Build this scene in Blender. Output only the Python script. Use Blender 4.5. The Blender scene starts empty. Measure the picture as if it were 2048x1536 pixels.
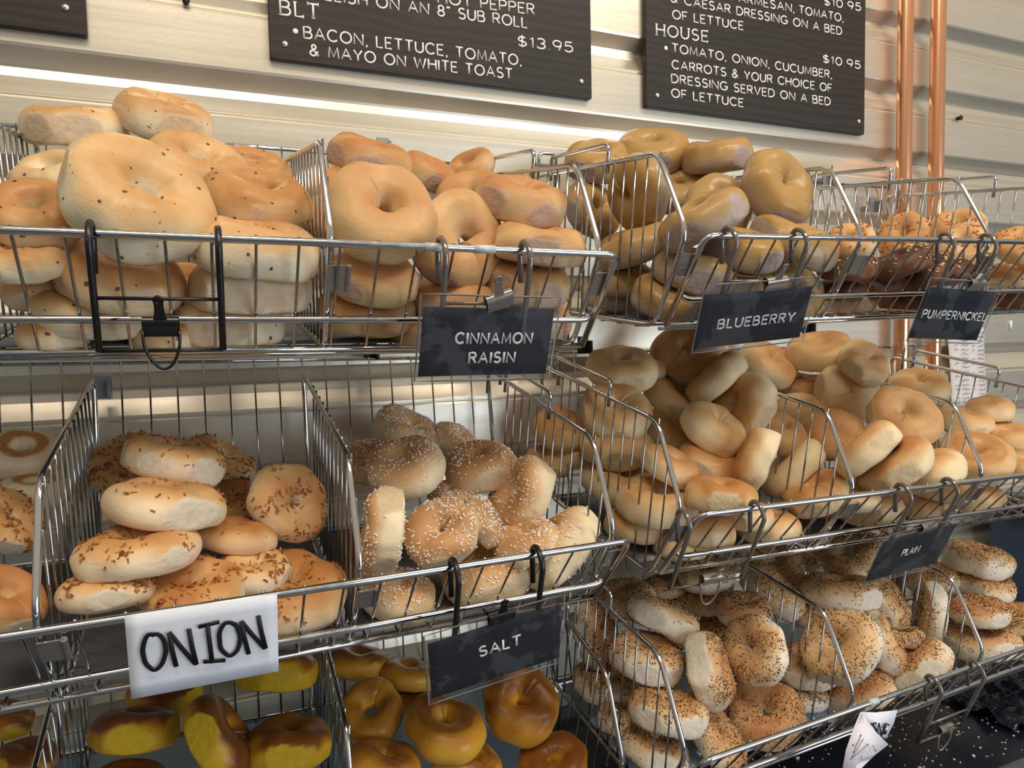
import bpy, math, random
import numpy as np
from mathutils import Vector, Matrix

# ------------------------------------------------------------------ camera
R_CAM = np.array([[0.91875, -0.39426, -0.02149], [0.04472, 0.04984, 0.99776], [0.39231, 0.91765, -0.06342]])
C_CAM = np.array([0.0, -1.21594, -0.01071])
F_PX = 1419.66
COL = bpy.context.scene.collection
SC = bpy.context.scene
cam = bpy.data.cameras.new('camera'); cam_o = bpy.data.objects.new('camera', cam); COL.objects.link(cam_o)
cam.sensor_width = 36.0; cam.lens = F_PX / 2048 * 36.0; cam.clip_start = 0.01; cam.clip_end = 60
m = Matrix.Identity(4)
for i in range(3):
    m[i][0] = R_CAM[0][i]; m[i][1] = R_CAM[1][i]; m[i][2] = -R_CAM[2][i]; m[i][3] = C_CAM[i]
cam_o.matrix_world = m
SC.camera = cam_o

# ------------------------------------------------------------------ world, lights, exposure
SC.view_settings.view_transform = 'Standard'; SC.view_settings.look = 'None'
SC.view_settings.exposure = -0.5; SC.view_settings.gamma = 1.0; SC.view_settings.use_curve_mapping = False
wd = bpy.data.worlds.new('shop_surroundings'); SC.world = wd; wd.use_nodes = True
nt = wd.node_tree; nt.nodes.clear()
tc = nt.nodes.new('ShaderNodeTexCoord'); sep = nt.nodes.new('ShaderNodeSeparateXYZ'); mr = nt.nodes.new('ShaderNodeMapRange')
rp = nt.nodes.new('ShaderNodeValToRGB'); bg = nt.nodes.new('ShaderNodeBackground'); wo = nt.nodes.new('ShaderNodeOutputWorld')
mr.inputs['From Min'].default_value = -1; mr.inputs['From Max'].default_value = 1
el = rp.color_ramp.elements
el[0].position = 0.0; el[0].color = (0.17, 0.20, 0.25, 1)
el[1].position = 1.0; el[1].color = (1.25, 1.08, 0.86, 1)
e = el.new(0.42); e.color = (0.16, 0.19, 0.24, 1)
e = el.new(0.49); e.color = (0.28, 0.32, 0.38, 1)
e = el.new(0.57); e.color = (0.78, 0.74, 0.66, 1)
e = el.new(0.70); e.color = (1.20, 1.06, 0.86, 1)
nt.links.new(tc.outputs['Generated'], sep.inputs[0]); nt.links.new(sep.outputs['Z'], mr.inputs['Value'])
nt.links.new(mr.outputs[0], rp.inputs[0]); nt.links.new(rp.outputs[0], bg.inputs[0]); nt.links.new(bg.outputs[0], wo.inputs[0])
bg.inputs[1].default_value = 0.58

def area(name, loc, target, sx, sy, power, col):
    l = bpy.data.lights.new(name, 'AREA'); l.shape = 'RECTANGLE'; l.size = sx; l.size_y = sy; l.energy = power; l.color = col
    o = bpy.data.objects.new(name, l); COL.objects.link(o); o.location = loc
    o.rotation_euler = (Vector(target) - Vector(loc)).to_track_quat('-Z', 'Y').to_euler()
    return o
area('ceiling_lamp', (-0.1, -1.62, 2.05), (0.35, -0.25, -0.25), 1.1, 0.5, 38, (1.0, 0.89, 0.74))
area('ceiling_lamp', (1.5, -1.62, 2.05), (1.2, -0.25, -0.25), 1.1, 0.5, 38, (1.0, 0.90, 0.76))
area('shop_window', (2.3, -3.4, -0.1), (0.8, -0.3, -0.4), 2.4, 1.8, 82, (0.74, 0.86, 1.0))

# ------------------------------------------------------------------ mesh helpers
def at(px, py, y):
    """point on the plane at depth y that lies on the sight line through a photograph pixel"""
    v = np.array([(px - 1024) / F_PX, -(py - 768) / F_PX, 1.0]) @ R_CAM
    return C_CAM + v * ((y - C_CAM[1]) / v[1])
def on_plane(px, py, p0, nrm):
    v = np.array([(px - 1024) / F_PX, -(py - 768) / F_PX, 1.0]) @ R_CAM
    return C_CAM + v * (((np.array(p0) - C_CAM) @ nrm) / (v @ nrm))
def unit(v): v = np.array(v, float); return v / np.linalg.norm(v)

class MB:
    def __init__(s): s.v = []; s.f = []; s.n = 0
    def add(s, v, f):
        s.v.append(np.asarray(v, float)); s.f += [tuple(i + s.n for i in q) for q in f]; s.n += len(v)
    def tube(s, pts, r, seg=8, closed=False, cap=True, squash=None):
        P = np.array(pts, float); n = len(P)
        if closed: T = np.roll(P, -1, 0) - np.roll(P, 1, 0)
        else:
            T = np.empty_like(P); T[1:-1] = P[2:] - P[:-2]; T[0] = P[1] - P[0]; T[-1] = P[-1] - P[-2]
        T /= np.maximum(np.linalg.norm(T, axis=1), 1e-12)[:, None]
        if squash is not None:
            N = np.tile(unit(squash[0]), (n, 1)); k2 = squash[1]
        else:
            a = np.array([0, 0, 1.0]) if abs(T[0][2]) < .9 else np.array([1.0, 0, 0])
            N = np.empty_like(P); N[0] = unit(a - T[0] * (a @ T[0])); k2 = 1
            for i in range(1, n):
                q = N[i - 1] - T[i] * (N[i - 1] @ T[i]); N[i] = unit(q)
        Bn = np.cross(T, N)
        an = np.arange(seg) / seg * 2 * np.pi
        rr = np.broadcast_to(np.asarray(r, float), (n,))
        V = (P[:, None] + rr[:, None, None] * (np.cos(an)[None, :, None] * N[:, None] * k2 + np.sin(an)[None, :, None] * Bn[:, None])).reshape(-1, 3)
        F = []
        for i in range(n if closed else n - 1):
            j = (i + 1) % n
            for k in range(seg):
                l = (k + 1) % seg; F.append((i * seg + k, i * seg + l, j * seg + l, j * seg + k))
        if not closed and cap:
            F.append(tuple(range(seg))[::-1]); F.append(tuple((n - 1) * seg + k for k in range(seg)))
        s.add(V, F)
    def box(s, o, ex, ey, ez):
        """corner-centred box: centre o, half-axis vectors"""
        o, ex, ey, ez = map(np.array, (o, ex, ey, ez))
        V = [o + a * ex + b * ey + c * ez for a in (-1, 1) for b in (-1, 1) for c in (-1, 1)]
        s.add(V, [(0, 1, 3, 2), (4, 6, 7, 5), (0, 4, 5, 1), (2, 3, 7, 6), (0, 2, 6, 4), (1, 5, 7, 3)])
    def grid(s, G, thick=None):
        G = np.array(G, float); a, b = G.shape[:2]
        F = [(i * b + j, i * b + j + 1, (i + 1) * b + j + 1, (i + 1) * b + j) for i in range(a - 1) for j in range(b - 1)]
        V = G.reshape(-1, 3)
        if thick is None: s.add(V, F); return
        t = np.array(thick); n = len(V)
        W = np.vstack([V, V + t]); F2 = [tuple(n + k for k in q[::-1]) for q in F]
        rim = [j for j in range(b)] + [i * b + b - 1 for i in range(1, a)] + [(a - 1) * b + j for j in range(b - 2, -1, -1)] + [i * b for i in range(a - 2, 0, -1)]
        S = [(rim[k], rim[k] + n, rim[(k + 1) % len(rim)] + n, rim[(k + 1) % len(rim)]) for k in range(len(rim))]
        s.add(W, F + F2 + S)
    def disc(s, c, n, r, h, seg=14, dome=0.0):
        n = unit(n); a = unit(np.cross(n, [.3, .2, .9])); b = np.cross(n, a); an = np.arange(seg) / seg * 2 * np.pi
        ring = np.cos(an)[:, None] * a + np.sin(an)[:, None] * b; c = np.array(c)
        V = np.vstack([c + ring * r, c + ring * r * .92 + n * h, c + ring * r * .5 + n * (h + dome * .7), [c + n * (h + dome)]])
        F = []
        for k in range(seg):
            l = (k + 1) % seg
            F += [(k, l, seg + l, seg + k), (seg + k, seg + l, 2 * seg + l, 2 * seg + k), (2 * seg + k, 2 * seg + l, 3 * seg)]
        F.append(tuple(range(seg))[::-1]); s.add(V, F)
    def build(s, name, mat, parent=None, smooth=True):
        me = bpy.data.meshes.new(name); V = np.vstack(s.v)
        loc = np.zeros(3)
        if parent is None: loc = (V.min(0) + V.max(0)) / 2; loc[2] = V[:, 2].min()
        else:
            loc = np.zeros(3)
        me.from_pydata((V - loc).tolist(), [], s.f)
        if smooth: me.polygons.foreach_set('use_smooth', [True] * len(me.polygons))
        me.materials.append(mat); me.update()
        o = bpy.data.objects.new(name, me); COL.objects.link(o); o.location = loc
        if parent is not None:
            o.parent = parent
            q = parent
            pos = Vector((0, 0, 0))
            while q is not None: pos += Vector(q.location); q = q.parent
            o.location = -pos
        return o

def thing(name, label, cat, loc=(0, 0, 0), group=None):
    o = bpy.data.objects.new(name, None); COL.objects.link(o); o.location = loc; o.empty_display_size = .02
    return tag(o, label, cat, group)
def tag(o, label, cat, group=None):
    o['label'] = label; o['category'] = cat
    if group: o['group'] = group
    return o
def fillet(pts, rad, n=5, closed=False):
    P = [np.array(p, float) for p in pts]; out = []; N = len(P)
    for i in range(N):
        if not closed and i in (0, N - 1): out.append(P[i]); continue
        a, b, c = P[i - 1], P[i], P[(i + 1) % N]
        d1 = min(rad, .48 * np.linalg.norm(a - b)); d2 = min(rad, .48 * np.linalg.norm(c - b))
        s_, e_ = b + unit(a - b) * d1, b + unit(c - b) * d2
        for k in range(n + 1):
            t = k / n; out.append((1 - t) ** 2 * s_ + 2 * t * (1 - t) * b + t * t * e_)
    return out

# ------------------------------------------------------------------ materials
def lin(c):
    return tuple(((x / 255) / 12.92 if x / 255 <= .04045 else ((x / 255 + .055) / 1.055) ** 2.4) for x in c) + (1,)
def mat(name, col, rough=.5, metal=0., spec=.5, build=None, **kw):
    m = bpy.data.materials.new(name); m.use_nodes = True; p = m.node_tree.nodes['Principled BSDF']
    p.inputs['Base Color'].default_value = lin(col); p.inputs['Roughness'].default_value = rough; p.inputs['Metallic'].default_value = metal
    p.inputs['Specular IOR Level'].default_value = spec
    for k, v in kw.items(): p.inputs[k].default_value = v
    if build: build(m.node_tree, p)
    return m
def nd(t, typ, **kw):
    n = t.nodes.new(typ)
    for k, v in kw.items():
        if hasattr(n, k): setattr(n, k, v)
        else: n.inputs[k].default_value = v
    return n
def mixc(t, f, a, b, mode='MIX'):
    n = t.nodes.new('ShaderNodeMix'); n.data_type = 'RGBA'; n.blend_type = mode
    for sk, v in ((n.inputs[0], f), (n.inputs[6], a), (n.inputs[7], b)):
        if hasattr(v, 'is_output'): t.links.new(v, sk)
        else: sk.default_value = v
    return n.outputs[2]
def math_(t, op, a, b=0., c=None, clamp=False):
    n = t.nodes.new('ShaderNodeMath'); n.operation = op; n.use_clamp = clamp
    for i, v in enumerate((a, b) if c is None else (a, b, c)):
        if hasattr(v, 'is_output'): t.links.new(v, n.inputs[i])
        else: n.inputs[i].default_value = v
    return n.outputs[0]
def ramp(t, fac, stops):
    n = t.nodes.new('ShaderNodeValToRGB'); t.links.new(fac, n.inputs[0]); e = n.color_ramp.elements
    while len(e) > 1: e.remove(e[0])
    e[0].position = stops[0][0]; e[0].color = stops[0][1]
    for p, c in stops[1:]:
        q = e.new(p); q.color = c
    return n.outputs[0]
def noise(t, scale, detail=3, rough=.5, vec=None, dim='3D'):
    n = t.nodes.new('ShaderNodeTexNoise'); n.inputs['Scale'].default_value = scale; n.inputs['Detail'].default_value = detail; n.inputs['Roughness'].default_value = rough
    if vec is None:
        c = t.nodes.new('ShaderNodeTexCoord'); vec = c.outputs['Object']
    t.links.new(vec, n.inputs['Vector']); return n.outputs['Fac']
def bump(t, p, h, strength, dist):
    n = t.nodes.new('ShaderNodeBump'); n.inputs['Strength'].default_value = strength; n.inputs['Distance'].default_value = dist
    t.links.new(h, n.inputs['Height']); t.links.new(n.outputs[0], p.inputs['Normal']); return n

def b_chrome(t, p):
    f = noise(t, 60, 4, .6); t.links.new(ramp(t, f, [(.35, (.06,) * 3 + (1,)), (.78, (.24,) * 3 + (1,))]), p.inputs['Roughness'])
CHROME = mat('chrome_wire', (206, 208, 210), .16, 1.0, build=b_chrome)
THIN = mat('plated_wire', (172, 171, 170), .25, 1.0, build=b_chrome)
def b_blackw(t, p):
    f = noise(t, 300, 4, .7); t.links.new(mixc(t, ramp(t, f, [(.66, (0, 0, 0, 1)), (.70, (1, 1, 1, 1))]), lin((22, 21, 22)), lin((120, 118, 115))), p.inputs['Base Color'])
BLACKW = mat('black_coated_wire', (22, 21, 22), .32, .0, build=b_blackw)
GREYW = mat('grey_worn_wire', (128, 120, 114), .38, .45, build=b_chrome)
CLIPM = mat('steel_clip', (146, 136, 128), .34, .35, build=b_chrome)
CLIPB = mat('black_clip', (24, 22, 22), .22)
GALV = mat('galvanised_bracket', (150, 150, 150), .45, .8)
DARKM = mat('dark_bracket', (38, 36, 36), .5, .3)
def b_wall(t, p):
    c = t.nodes.new('ShaderNodeTexCoord'); mp = t.nodes.new('ShaderNodeMapping'); mp.inputs['Scale'].default_value = (1, 40, 40)
    t.links.new(c.outputs['Object'], mp.inputs[0])
    f = noise(t, 3, 4, .6, mp.outputs[0]); g = noise(t, 260, 2, .6); h = noise(t, 2.2, 3)
    col = mixc(t, f, lin((228, 217, 196)), lin((240, 230, 210)))
    col = mixc(t, math_(t, 'MULTIPLY', g, .35), col, lin((200, 190, 172)))
    t.links.new(col, p.inputs['Base Color'])
    t.links.new(math_(t, 'ADD', math_(t, 'MULTIPLY_ADD', f, .16, .15), math_(t, 'MULTIPLY', h, .2)), p.inputs['Roughness'])
    bump(t, p, g, .10, .0006)
WALLM = mat('cream_metal_siding', (205, 200, 188), .3, .74, build=b_wall)
def b_copper(t, p):
    c = t.nodes.new('ShaderNodeTexCoord'); mp = t.nodes.new('ShaderNodeMapping'); mp.inputs['Scale'].default_value = (60, 60, 1.2)
    t.links.new(c.outputs['Object'], mp.inputs[0]); f = noise(t, 4, 4, .6, mp.outputs[0]); g = noise(t, 30, 4)
    t.links.new(mixc(t, math_(t, 'MULTIPLY', f, .7), lin((246, 184, 140)), lin((232, 162, 120))), p.inputs['Base Color'])
    t.links.new(math_(t, 'MULTIPLY_ADD', f, .12, .14), p.inputs['Roughness'])
COPPER = mat('copper', (214, 130, 88), .25, .85, build=b_copper)
def b_board(t, p):
    c = t.nodes.new('ShaderNodeTexCoord'); mp = t.nodes.new('ShaderNodeMapping'); mp.inputs['Scale'].default_value = (2.5, 8, 40)
    t.links.new(c.outputs['Object'], mp.inputs[0]); f = noise(t, 5, 6, .6, mp.outputs[0])
    w = nd(t, 'ShaderNodeTexWave', wave_type='BANDS', bands_direction='Z'); w.inputs['Scale'].default_value = 9; w.inputs['Distortion'].default_value = 9; w.inputs['Detail'].default_value = 3
    mp2 = t.nodes.new('ShaderNodeMapping'); mp2.inputs['Scale'].default_value = (.5, 1, 2.2); t.links.new(c.outputs['Object'], mp2.inputs[0]); t.links.new(mp2.outputs[0], w.inputs['Vector'])
    k = mixc(t, .35, f, w.outputs['Color'])
    t.links.new(ramp(t, k, [(.25, lin((44, 37, 32))), (.75, lin((56, 48, 42)))]), p.inputs['Base Color'])
    bump(t, p, k, .12, .0008)
BOARD = mat('dark_stained_wood', (50, 43, 38), .5, 0, .3, build=b_board)
PAINT = mat('white_paint', (238, 234, 226), .5)
SCREW = mat('screw_head', (215, 212, 205), .3, .9)
def b_card(t, p):
    f = noise(t, 500, 2); t.links.new(mixc(t, f, lin((17, 20, 28)), lin((25, 28, 37))), p.inputs['Base Color'])
CARD = mat('black_card', (28, 32, 42), .6, 0, .2, build=b_card)
def b_paper(t, p):
    f = noise(t, 40, 4); t.links.new(mixc(t, f, lin((226, 230, 238)), lin((240, 241, 244))), p.inputs['Base Color']); bump(t, p, f, .2, .001)
PAPER = mat('white_paper', (234, 236, 242), .6, build=b_paper)
PAPERP = mat('list_paper', (232, 222, 216), .65)
PAPERB = mat('thin_paper_back', (232, 226, 232), .6)
INK = mat('black_marker', (16, 16, 20), .5)
PENCIL = mat('grey_pen', (120, 112, 120), .6)
TAPE = mat('clear_tape', (205, 208, 206), .25)
def film():
    m = bpy.data.materials.new('clear_sleeve'); m.use_nodes = True; t = m.node_tree; t.nodes.clear()
    o = t.nodes.new('ShaderNodeOutputMaterial'); tr = t.nodes.new('ShaderNodeBsdfTransparent'); g = t.nodes.new('ShaderNodeBsdfGlossy'); d = t.nodes.new('ShaderNodeBsdfDiffuse')
    tr.inputs[0].default_value = (.93, .94, .95, 1); g.inputs['Roughness'].default_value = .12; d.inputs[0].default_value = (.55, .57, .6, 1)
    fr = t.nodes.new('ShaderNodeLayerWeight'); fac_ = math_(t, 'MULTIPLY_ADD', math_(t, 'POWER', fr.outputs['Facing'], 4.0), .6, .045)
    n = noise(t, 22, 4, .6); smear = ramp(t, n, [(.50, (0, 0, 0, 1)), (.54, (1, 1, 1, 1))])
    m1 = t.nodes.new('ShaderNodeMixShader'); m2 = t.nodes.new('ShaderNodeMixShader')
    t.links.new(math_(t, 'MULTIPLY_ADD', smear, .05, .012), m1.inputs[0]); t.links.new(tr.outputs[0], m1.inputs[1]); t.links.new(d.outputs[0], m1.inputs[2])
    t.links.new(fac_, m2.inputs[0]); t.links.new(m1.outputs[0], m2.inputs[1]); t.links.new(g.outputs[0], m2.inputs[2]); t.links.new(m2.outputs[0], o.inputs[0])
    b = t.nodes.new('ShaderNodeBump'); b.inputs['Strength'].default_value = .35; b.inputs['Distance'].default_value = .004; t.links.new(noise(t, 30, 2), b.inputs['Height']); t.links.new(b.outputs[0], g.inputs['Normal'])
    return m
SLEEVE = film()
SEAL = mat('sealed_plastic', (120, 120, 118), .3)
def b_liner(t, p):
    f = noise(t, 9, 4); t.links.new(math_(t, 'MULTIPLY_ADD', f, .3, .16), p.inputs['Roughness'])
LINER_B = mat('pale_blue_tray', (168, 198, 224), .3, .2, build=b_liner)
LINER_D = mat('grey_tray', (96, 96, 100), .3, .4, build=b_liner)
LINER_S = mat('slate_tray', (112, 124, 140), .3, .4, build=b_liner)
def b_counter(t, p):
    f = noise(t, 14, 5, .6); t.links.new(math_(t, 'MULTIPLY_ADD', f, .3, .1), p.inputs['Roughness']); bump(t, p, noise(t, 25, 3), .15, .004)
COUNTER = mat('black_glossy_sheet', (20, 26, 38), .2, build=b_counter)
PLASTIC = mat('crumpled_dark_plastic', (20, 25, 36), .15)
EDGE = mat('steel_edge', (150, 155, 160), .3, .9)
BLUEBOX = mat('blue_plastic_bin', (58, 84, 112), .4)
FLOORM = mat('shop_floor', (104, 106, 110), .5)

# bread: attribute "bake" runs pale > golden > brown, "kiss" marks torn crumb where two bagels touched in the oven
BREAD = {  # pale, mid, brown, crumb, roughness, extra
 'C': ((238, 222, 186), (228, 182, 120), (204, 136, 66), (234, 206, 170), .40, 'fruit'),
 'R': ((224, 196, 150), (218, 170, 108), (202, 130, 64), (208, 174, 150), .45, 'specks'),
 'U': ((178, 156, 132), (180, 146, 94), (186, 136, 62), (184, 164, 156), .30, 'berry'),
 'F': ((242, 222, 182), (236, 186, 120), (214, 142, 72), (236, 214, 176), .5, ''),
 'P': ((128, 88, 62), (102, 66, 44), (76, 48, 31), (140, 98, 70), .5, ''),
 'N': ((236, 214, 176), (226, 174, 108), (196, 122, 58), (226, 208, 172), .45, ''),
 'O': ((236, 212, 174), (226, 174, 108), (198, 122, 52), (232, 216, 188), .45, ''),
 'S': ((242, 220, 178), (224, 170, 110), (192, 128, 68), (226, 200, 160), .5, ''),
 'L': ((236, 212, 166), (222, 172, 108), (200, 128, 60), (224, 200, 160), .42, ''),
 'K': ((220, 174, 40), (180, 112, 30), (116, 66, 32), (228, 186, 42), .36, 'specks'),
 'Y': ((222, 170, 62), (198, 138, 42), (122, 72, 28), (216, 160, 60), .34, ''),
 'E': ((240, 226, 200), (228, 182, 124), (192, 120, 62), (238, 226, 204), .5, ''),
}
def bread(kind):
    pale, mid, brown, crumb, ro, ex = BREAD[kind]
    if kind not in 'KYP':
        soft = lambda c, k: tuple(x + (.3 * c[0] + .59 * c[1] + .11 * c[2] - x) * k for x in c)
        mid, brown, pale = soft(mid, .14), soft(brown, .20), soft(pale, .05)
    def bld(t, p):
        a = t.nodes.new('ShaderNodeAttribute'); a.attribute_name = 'bake'; k = t.nodes.new('ShaderNodeAttribute'); k.attribute_name = 'kiss'
        oi = t.nodes.new('ShaderNodeObjectInfo'); n1 = noise(t, 28, 4, .6); n2 = noise(t, 120, 3)
        f = math_(t, 'ADD', a.outputs['Fac'], math_(t, 'MULTIPLY', math_(t, 'SUBTRACT', n1, .5), .45))
        f = math_(t, 'ADD', f, math_(t, 'MULTIPLY', math_(t, 'SUBTRACT', oi.outputs['Random'], .5), .30), clamp=True)
        col = ramp(t, f, [(.12, lin(pale)), (.55, lin(mid)), (.95, lin(brown))])
        if ex:
            v = t.nodes.new('ShaderNodeTexVoronoi'); c = t.nodes.new('ShaderNodeTexCoord'); w = t.nodes.new('ShaderNodeVectorMath'); w.operation = 'ADD'
            wn = t.nodes.new('ShaderNodeTexNoise'); wn.inputs['Scale'].default_value = 160; ws = t.nodes.new('ShaderNodeVectorMath'); ws.operation = 'SCALE'; ws.inputs['Scale'].default_value = .004
            t.links.new(c.outputs['Object'], wn.inputs['Vector']); t.links.new(wn.outputs['Color'], ws.inputs[0]); t.links.new(c.outputs['Object'], w.inputs[0]); t.links.new(ws.outputs[0], w.inputs[1]); t.links.new(w.outputs[0], v.inputs['Vector'])
            sc, rad, dark, den = {'fruit': (95, .27, (92, 38, 34), .75), 'specks': (170, .15, (120, 66, 34), .5), 'berry': (70, .16, (84, 66, 84), .35)}[ex]
            v.inputs['Scale'].default_value = sc
            sx = t.nodes.new('ShaderNodeSeparateColor'); t.links.new(v.outputs['Color'], sx.inputs[0])
            size = math_(t, 'MULTIPLY', math_(t, 'SUBTRACT', sx.outputs[0], 1 - den), rad / den)
            msk = math_(t, 'MULTIPLY', math_(t, 'SUBTRACT', size, v.outputs['Distance']), 18, clamp=True)
            col = mixc(t, math_(t, 'MULTIPLY', msk, .9), col, lin(dark))
        ck = mixc(t, n2, lin(tuple(x * .86 for x in crumb)), lin(crumb))
        col = mixc(t, k.outputs['Fac'], col, ck)
        t.links.new(col, p.inputs['Base Color'])
        t.links.new(math_(t, 'ADD', math_(t, 'MULTIPLY_ADD', n1, .2, ro - .1), math_(t, 'MULTIPLY', k.outputs['Fac'], .4)), p.inputs['Roughness'])
        h = math_(t, 'ADD', math_(t, 'MULTIPLY', n2, math_(t, 'MULTIPLY_ADD', k.outputs['Fac'], 1.6, .22)), math_(t, 'MULTIPLY', n1, .5))
        c2 = t.nodes.new('ShaderNodeTexCoord'); mp = t.nodes.new('ShaderNodeMapping'); mp.inputs['Scale'].default_value = (1, 1, 2.2); t.links.new(c2.outputs['Object'], mp.inputs[0])
        n3 = noise(t, 34, 3, .55, mp.outputs[0]); rid = math_(t, 'MULTIPLY', math_(t, 'ABSOLUTE', math_(t, 'SUBTRACT', n3, .5)), 9, clamp=True)
        h = math_(t, 'ADD', h, math_(t, 'MULTIPLY', rid, .16))
        bump(t, p, h, .38, .0022)
    return mat('bread_' + {'C': 'cranberry', 'R': 'cinnamon_raisin', 'U': 'blueberry', 'F': 'flaked', 'P': 'pumpernickel', 'N': 'golden', 'O': 'onion', 'S': 'salt', 'L': 'plain', 'K': 'dark_yellow', 'Y': 'egg', 'E': 'seeded'}[kind], mid, ro, 0, .32, build=bld)
BM = {k: bread(k) for k in BREAD}
SALTM = mat('salt_grain', (246, 240, 232), .3)
SESAME = mat('sesame_seed', (226, 186, 124), .45)
CRUMB = mat('pale_crumb', (226, 218, 204), .6)
POPPY = mat('poppy_seed', (48, 36, 32), .5)
def b_flake(t, p):
    oi = noise(t, 90, 2); t.links.new(ramp(t, oi, [(.3, lin((128, 68, 26))), (.7, lin((196, 124, 56)))]), p.inputs['Base Color'])
FLAKE = mat('toasted_onion', (160, 94, 40), .5, build=b_flake)

# ------------------------------------------------------------------ the setting
P = .1535; ZT = .412
mb = MB(); prof = []
zs = []
for k in range(-9, 12):
    zt = ZT + k * P
    prof += [(zt + .001, -.024), (zt - .003, -.0225), (zt - .022, -.003), (zt - .026, -.0015), (zt - .040, -.006), (zt - .064, -.0215), (zt - .067, -.0215), (zt - .068, -.0195), (zt - .0695, -.0195), (zt - .071, -.0225), (zt - .074, -.024)]
prof.sort(key=lambda q: -q[0])
xs = np.linspace(-1.6, 4.6, 24)
G = np.array([[(x, y, z) for (z, y) in prof] for x in xs])
mb.grid(G, (0, .05, 0))
w = mb.build('wall_back', WALLM, smooth=False); w['kind'] = 'structure'
mb = MB(); mb.box((1.5, -1.5, -1.62), (3.1, 0, 0), (0, 1.7, 0), (0, 0, .02)); fl = mb.build('floor', FLOORM, smooth=False); fl['kind'] = 'structure'

mb = MB(); mb.box((1.2, -.265, -.735), (2.4, 0, 0), (0, .235, 0), (0, 0, .012)); ct = mb.build('counter', COUNTER, smooth=False)
cth = thing('display_counter', 'glossy black counter littered with seeds under the bottom row basket', 'counter', (1.2, -.265, -.747))
ct.name = 'counter_top'; ct.parent = cth; ct.location = Vector(ct.location) - Vector(cth.location)
mb = MB(); mb.box((1.2, -.503, -.737), (2.4, 0, 0), (0, .003, 0), (0, 0, .014)); mb.build('steel_edge', EDGE, cth, False)
mb = MB()
for x in (-.9, 1.2, 3.3): mb = MB(); mb.box((x, -.26, -1.175), (.03, 0, 0), (0, .2, 0), (0, 0, .425)); mb.build('counter_support', DARKM, cth, False)
rng = np.random.default_rng(5)
mb = MB()
for i in range(620):
    x = rng.uniform(.7, 1.75); y = rng.uniform(-.49, -.2); r = rng.uniform(.0004, .0012) * (2.2 if rng.random() < .06 else 1); an = rng.uniform(0, 6.3)
    mb.box((x, y, -.723 + r * .6), (r * 1.3 * math.cos(an), r * 1.3 * math.sin(an), 0), (-r * math.sin(an), r * math.cos(an), 0), (0, 0, r * .6))
c = mb.build('seed_crumbs', CRUMB); c['kind'] = 'stuff'; tag(c, 'pale seeds and crumbs scattered over the glossy black counter', 'crumbs')

# pipes
for px, lab in ((1810, 'left copper pipe running up the metal wall beside the right menu board'), (1875, 'right copper pipe running up the metal wall, farther from the menu board')):
    a = at(px, 150, -.055); x = a[0]
    mb = MB(); mb.tube([(x, -.055, -.72), (x, -.055, 0), (x, -.055, .9), (x, -.055, 1.3)], .0165, 28)
    tag(mb.build('copper_pipe', COPPER), lab, 'pipe', None)

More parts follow.
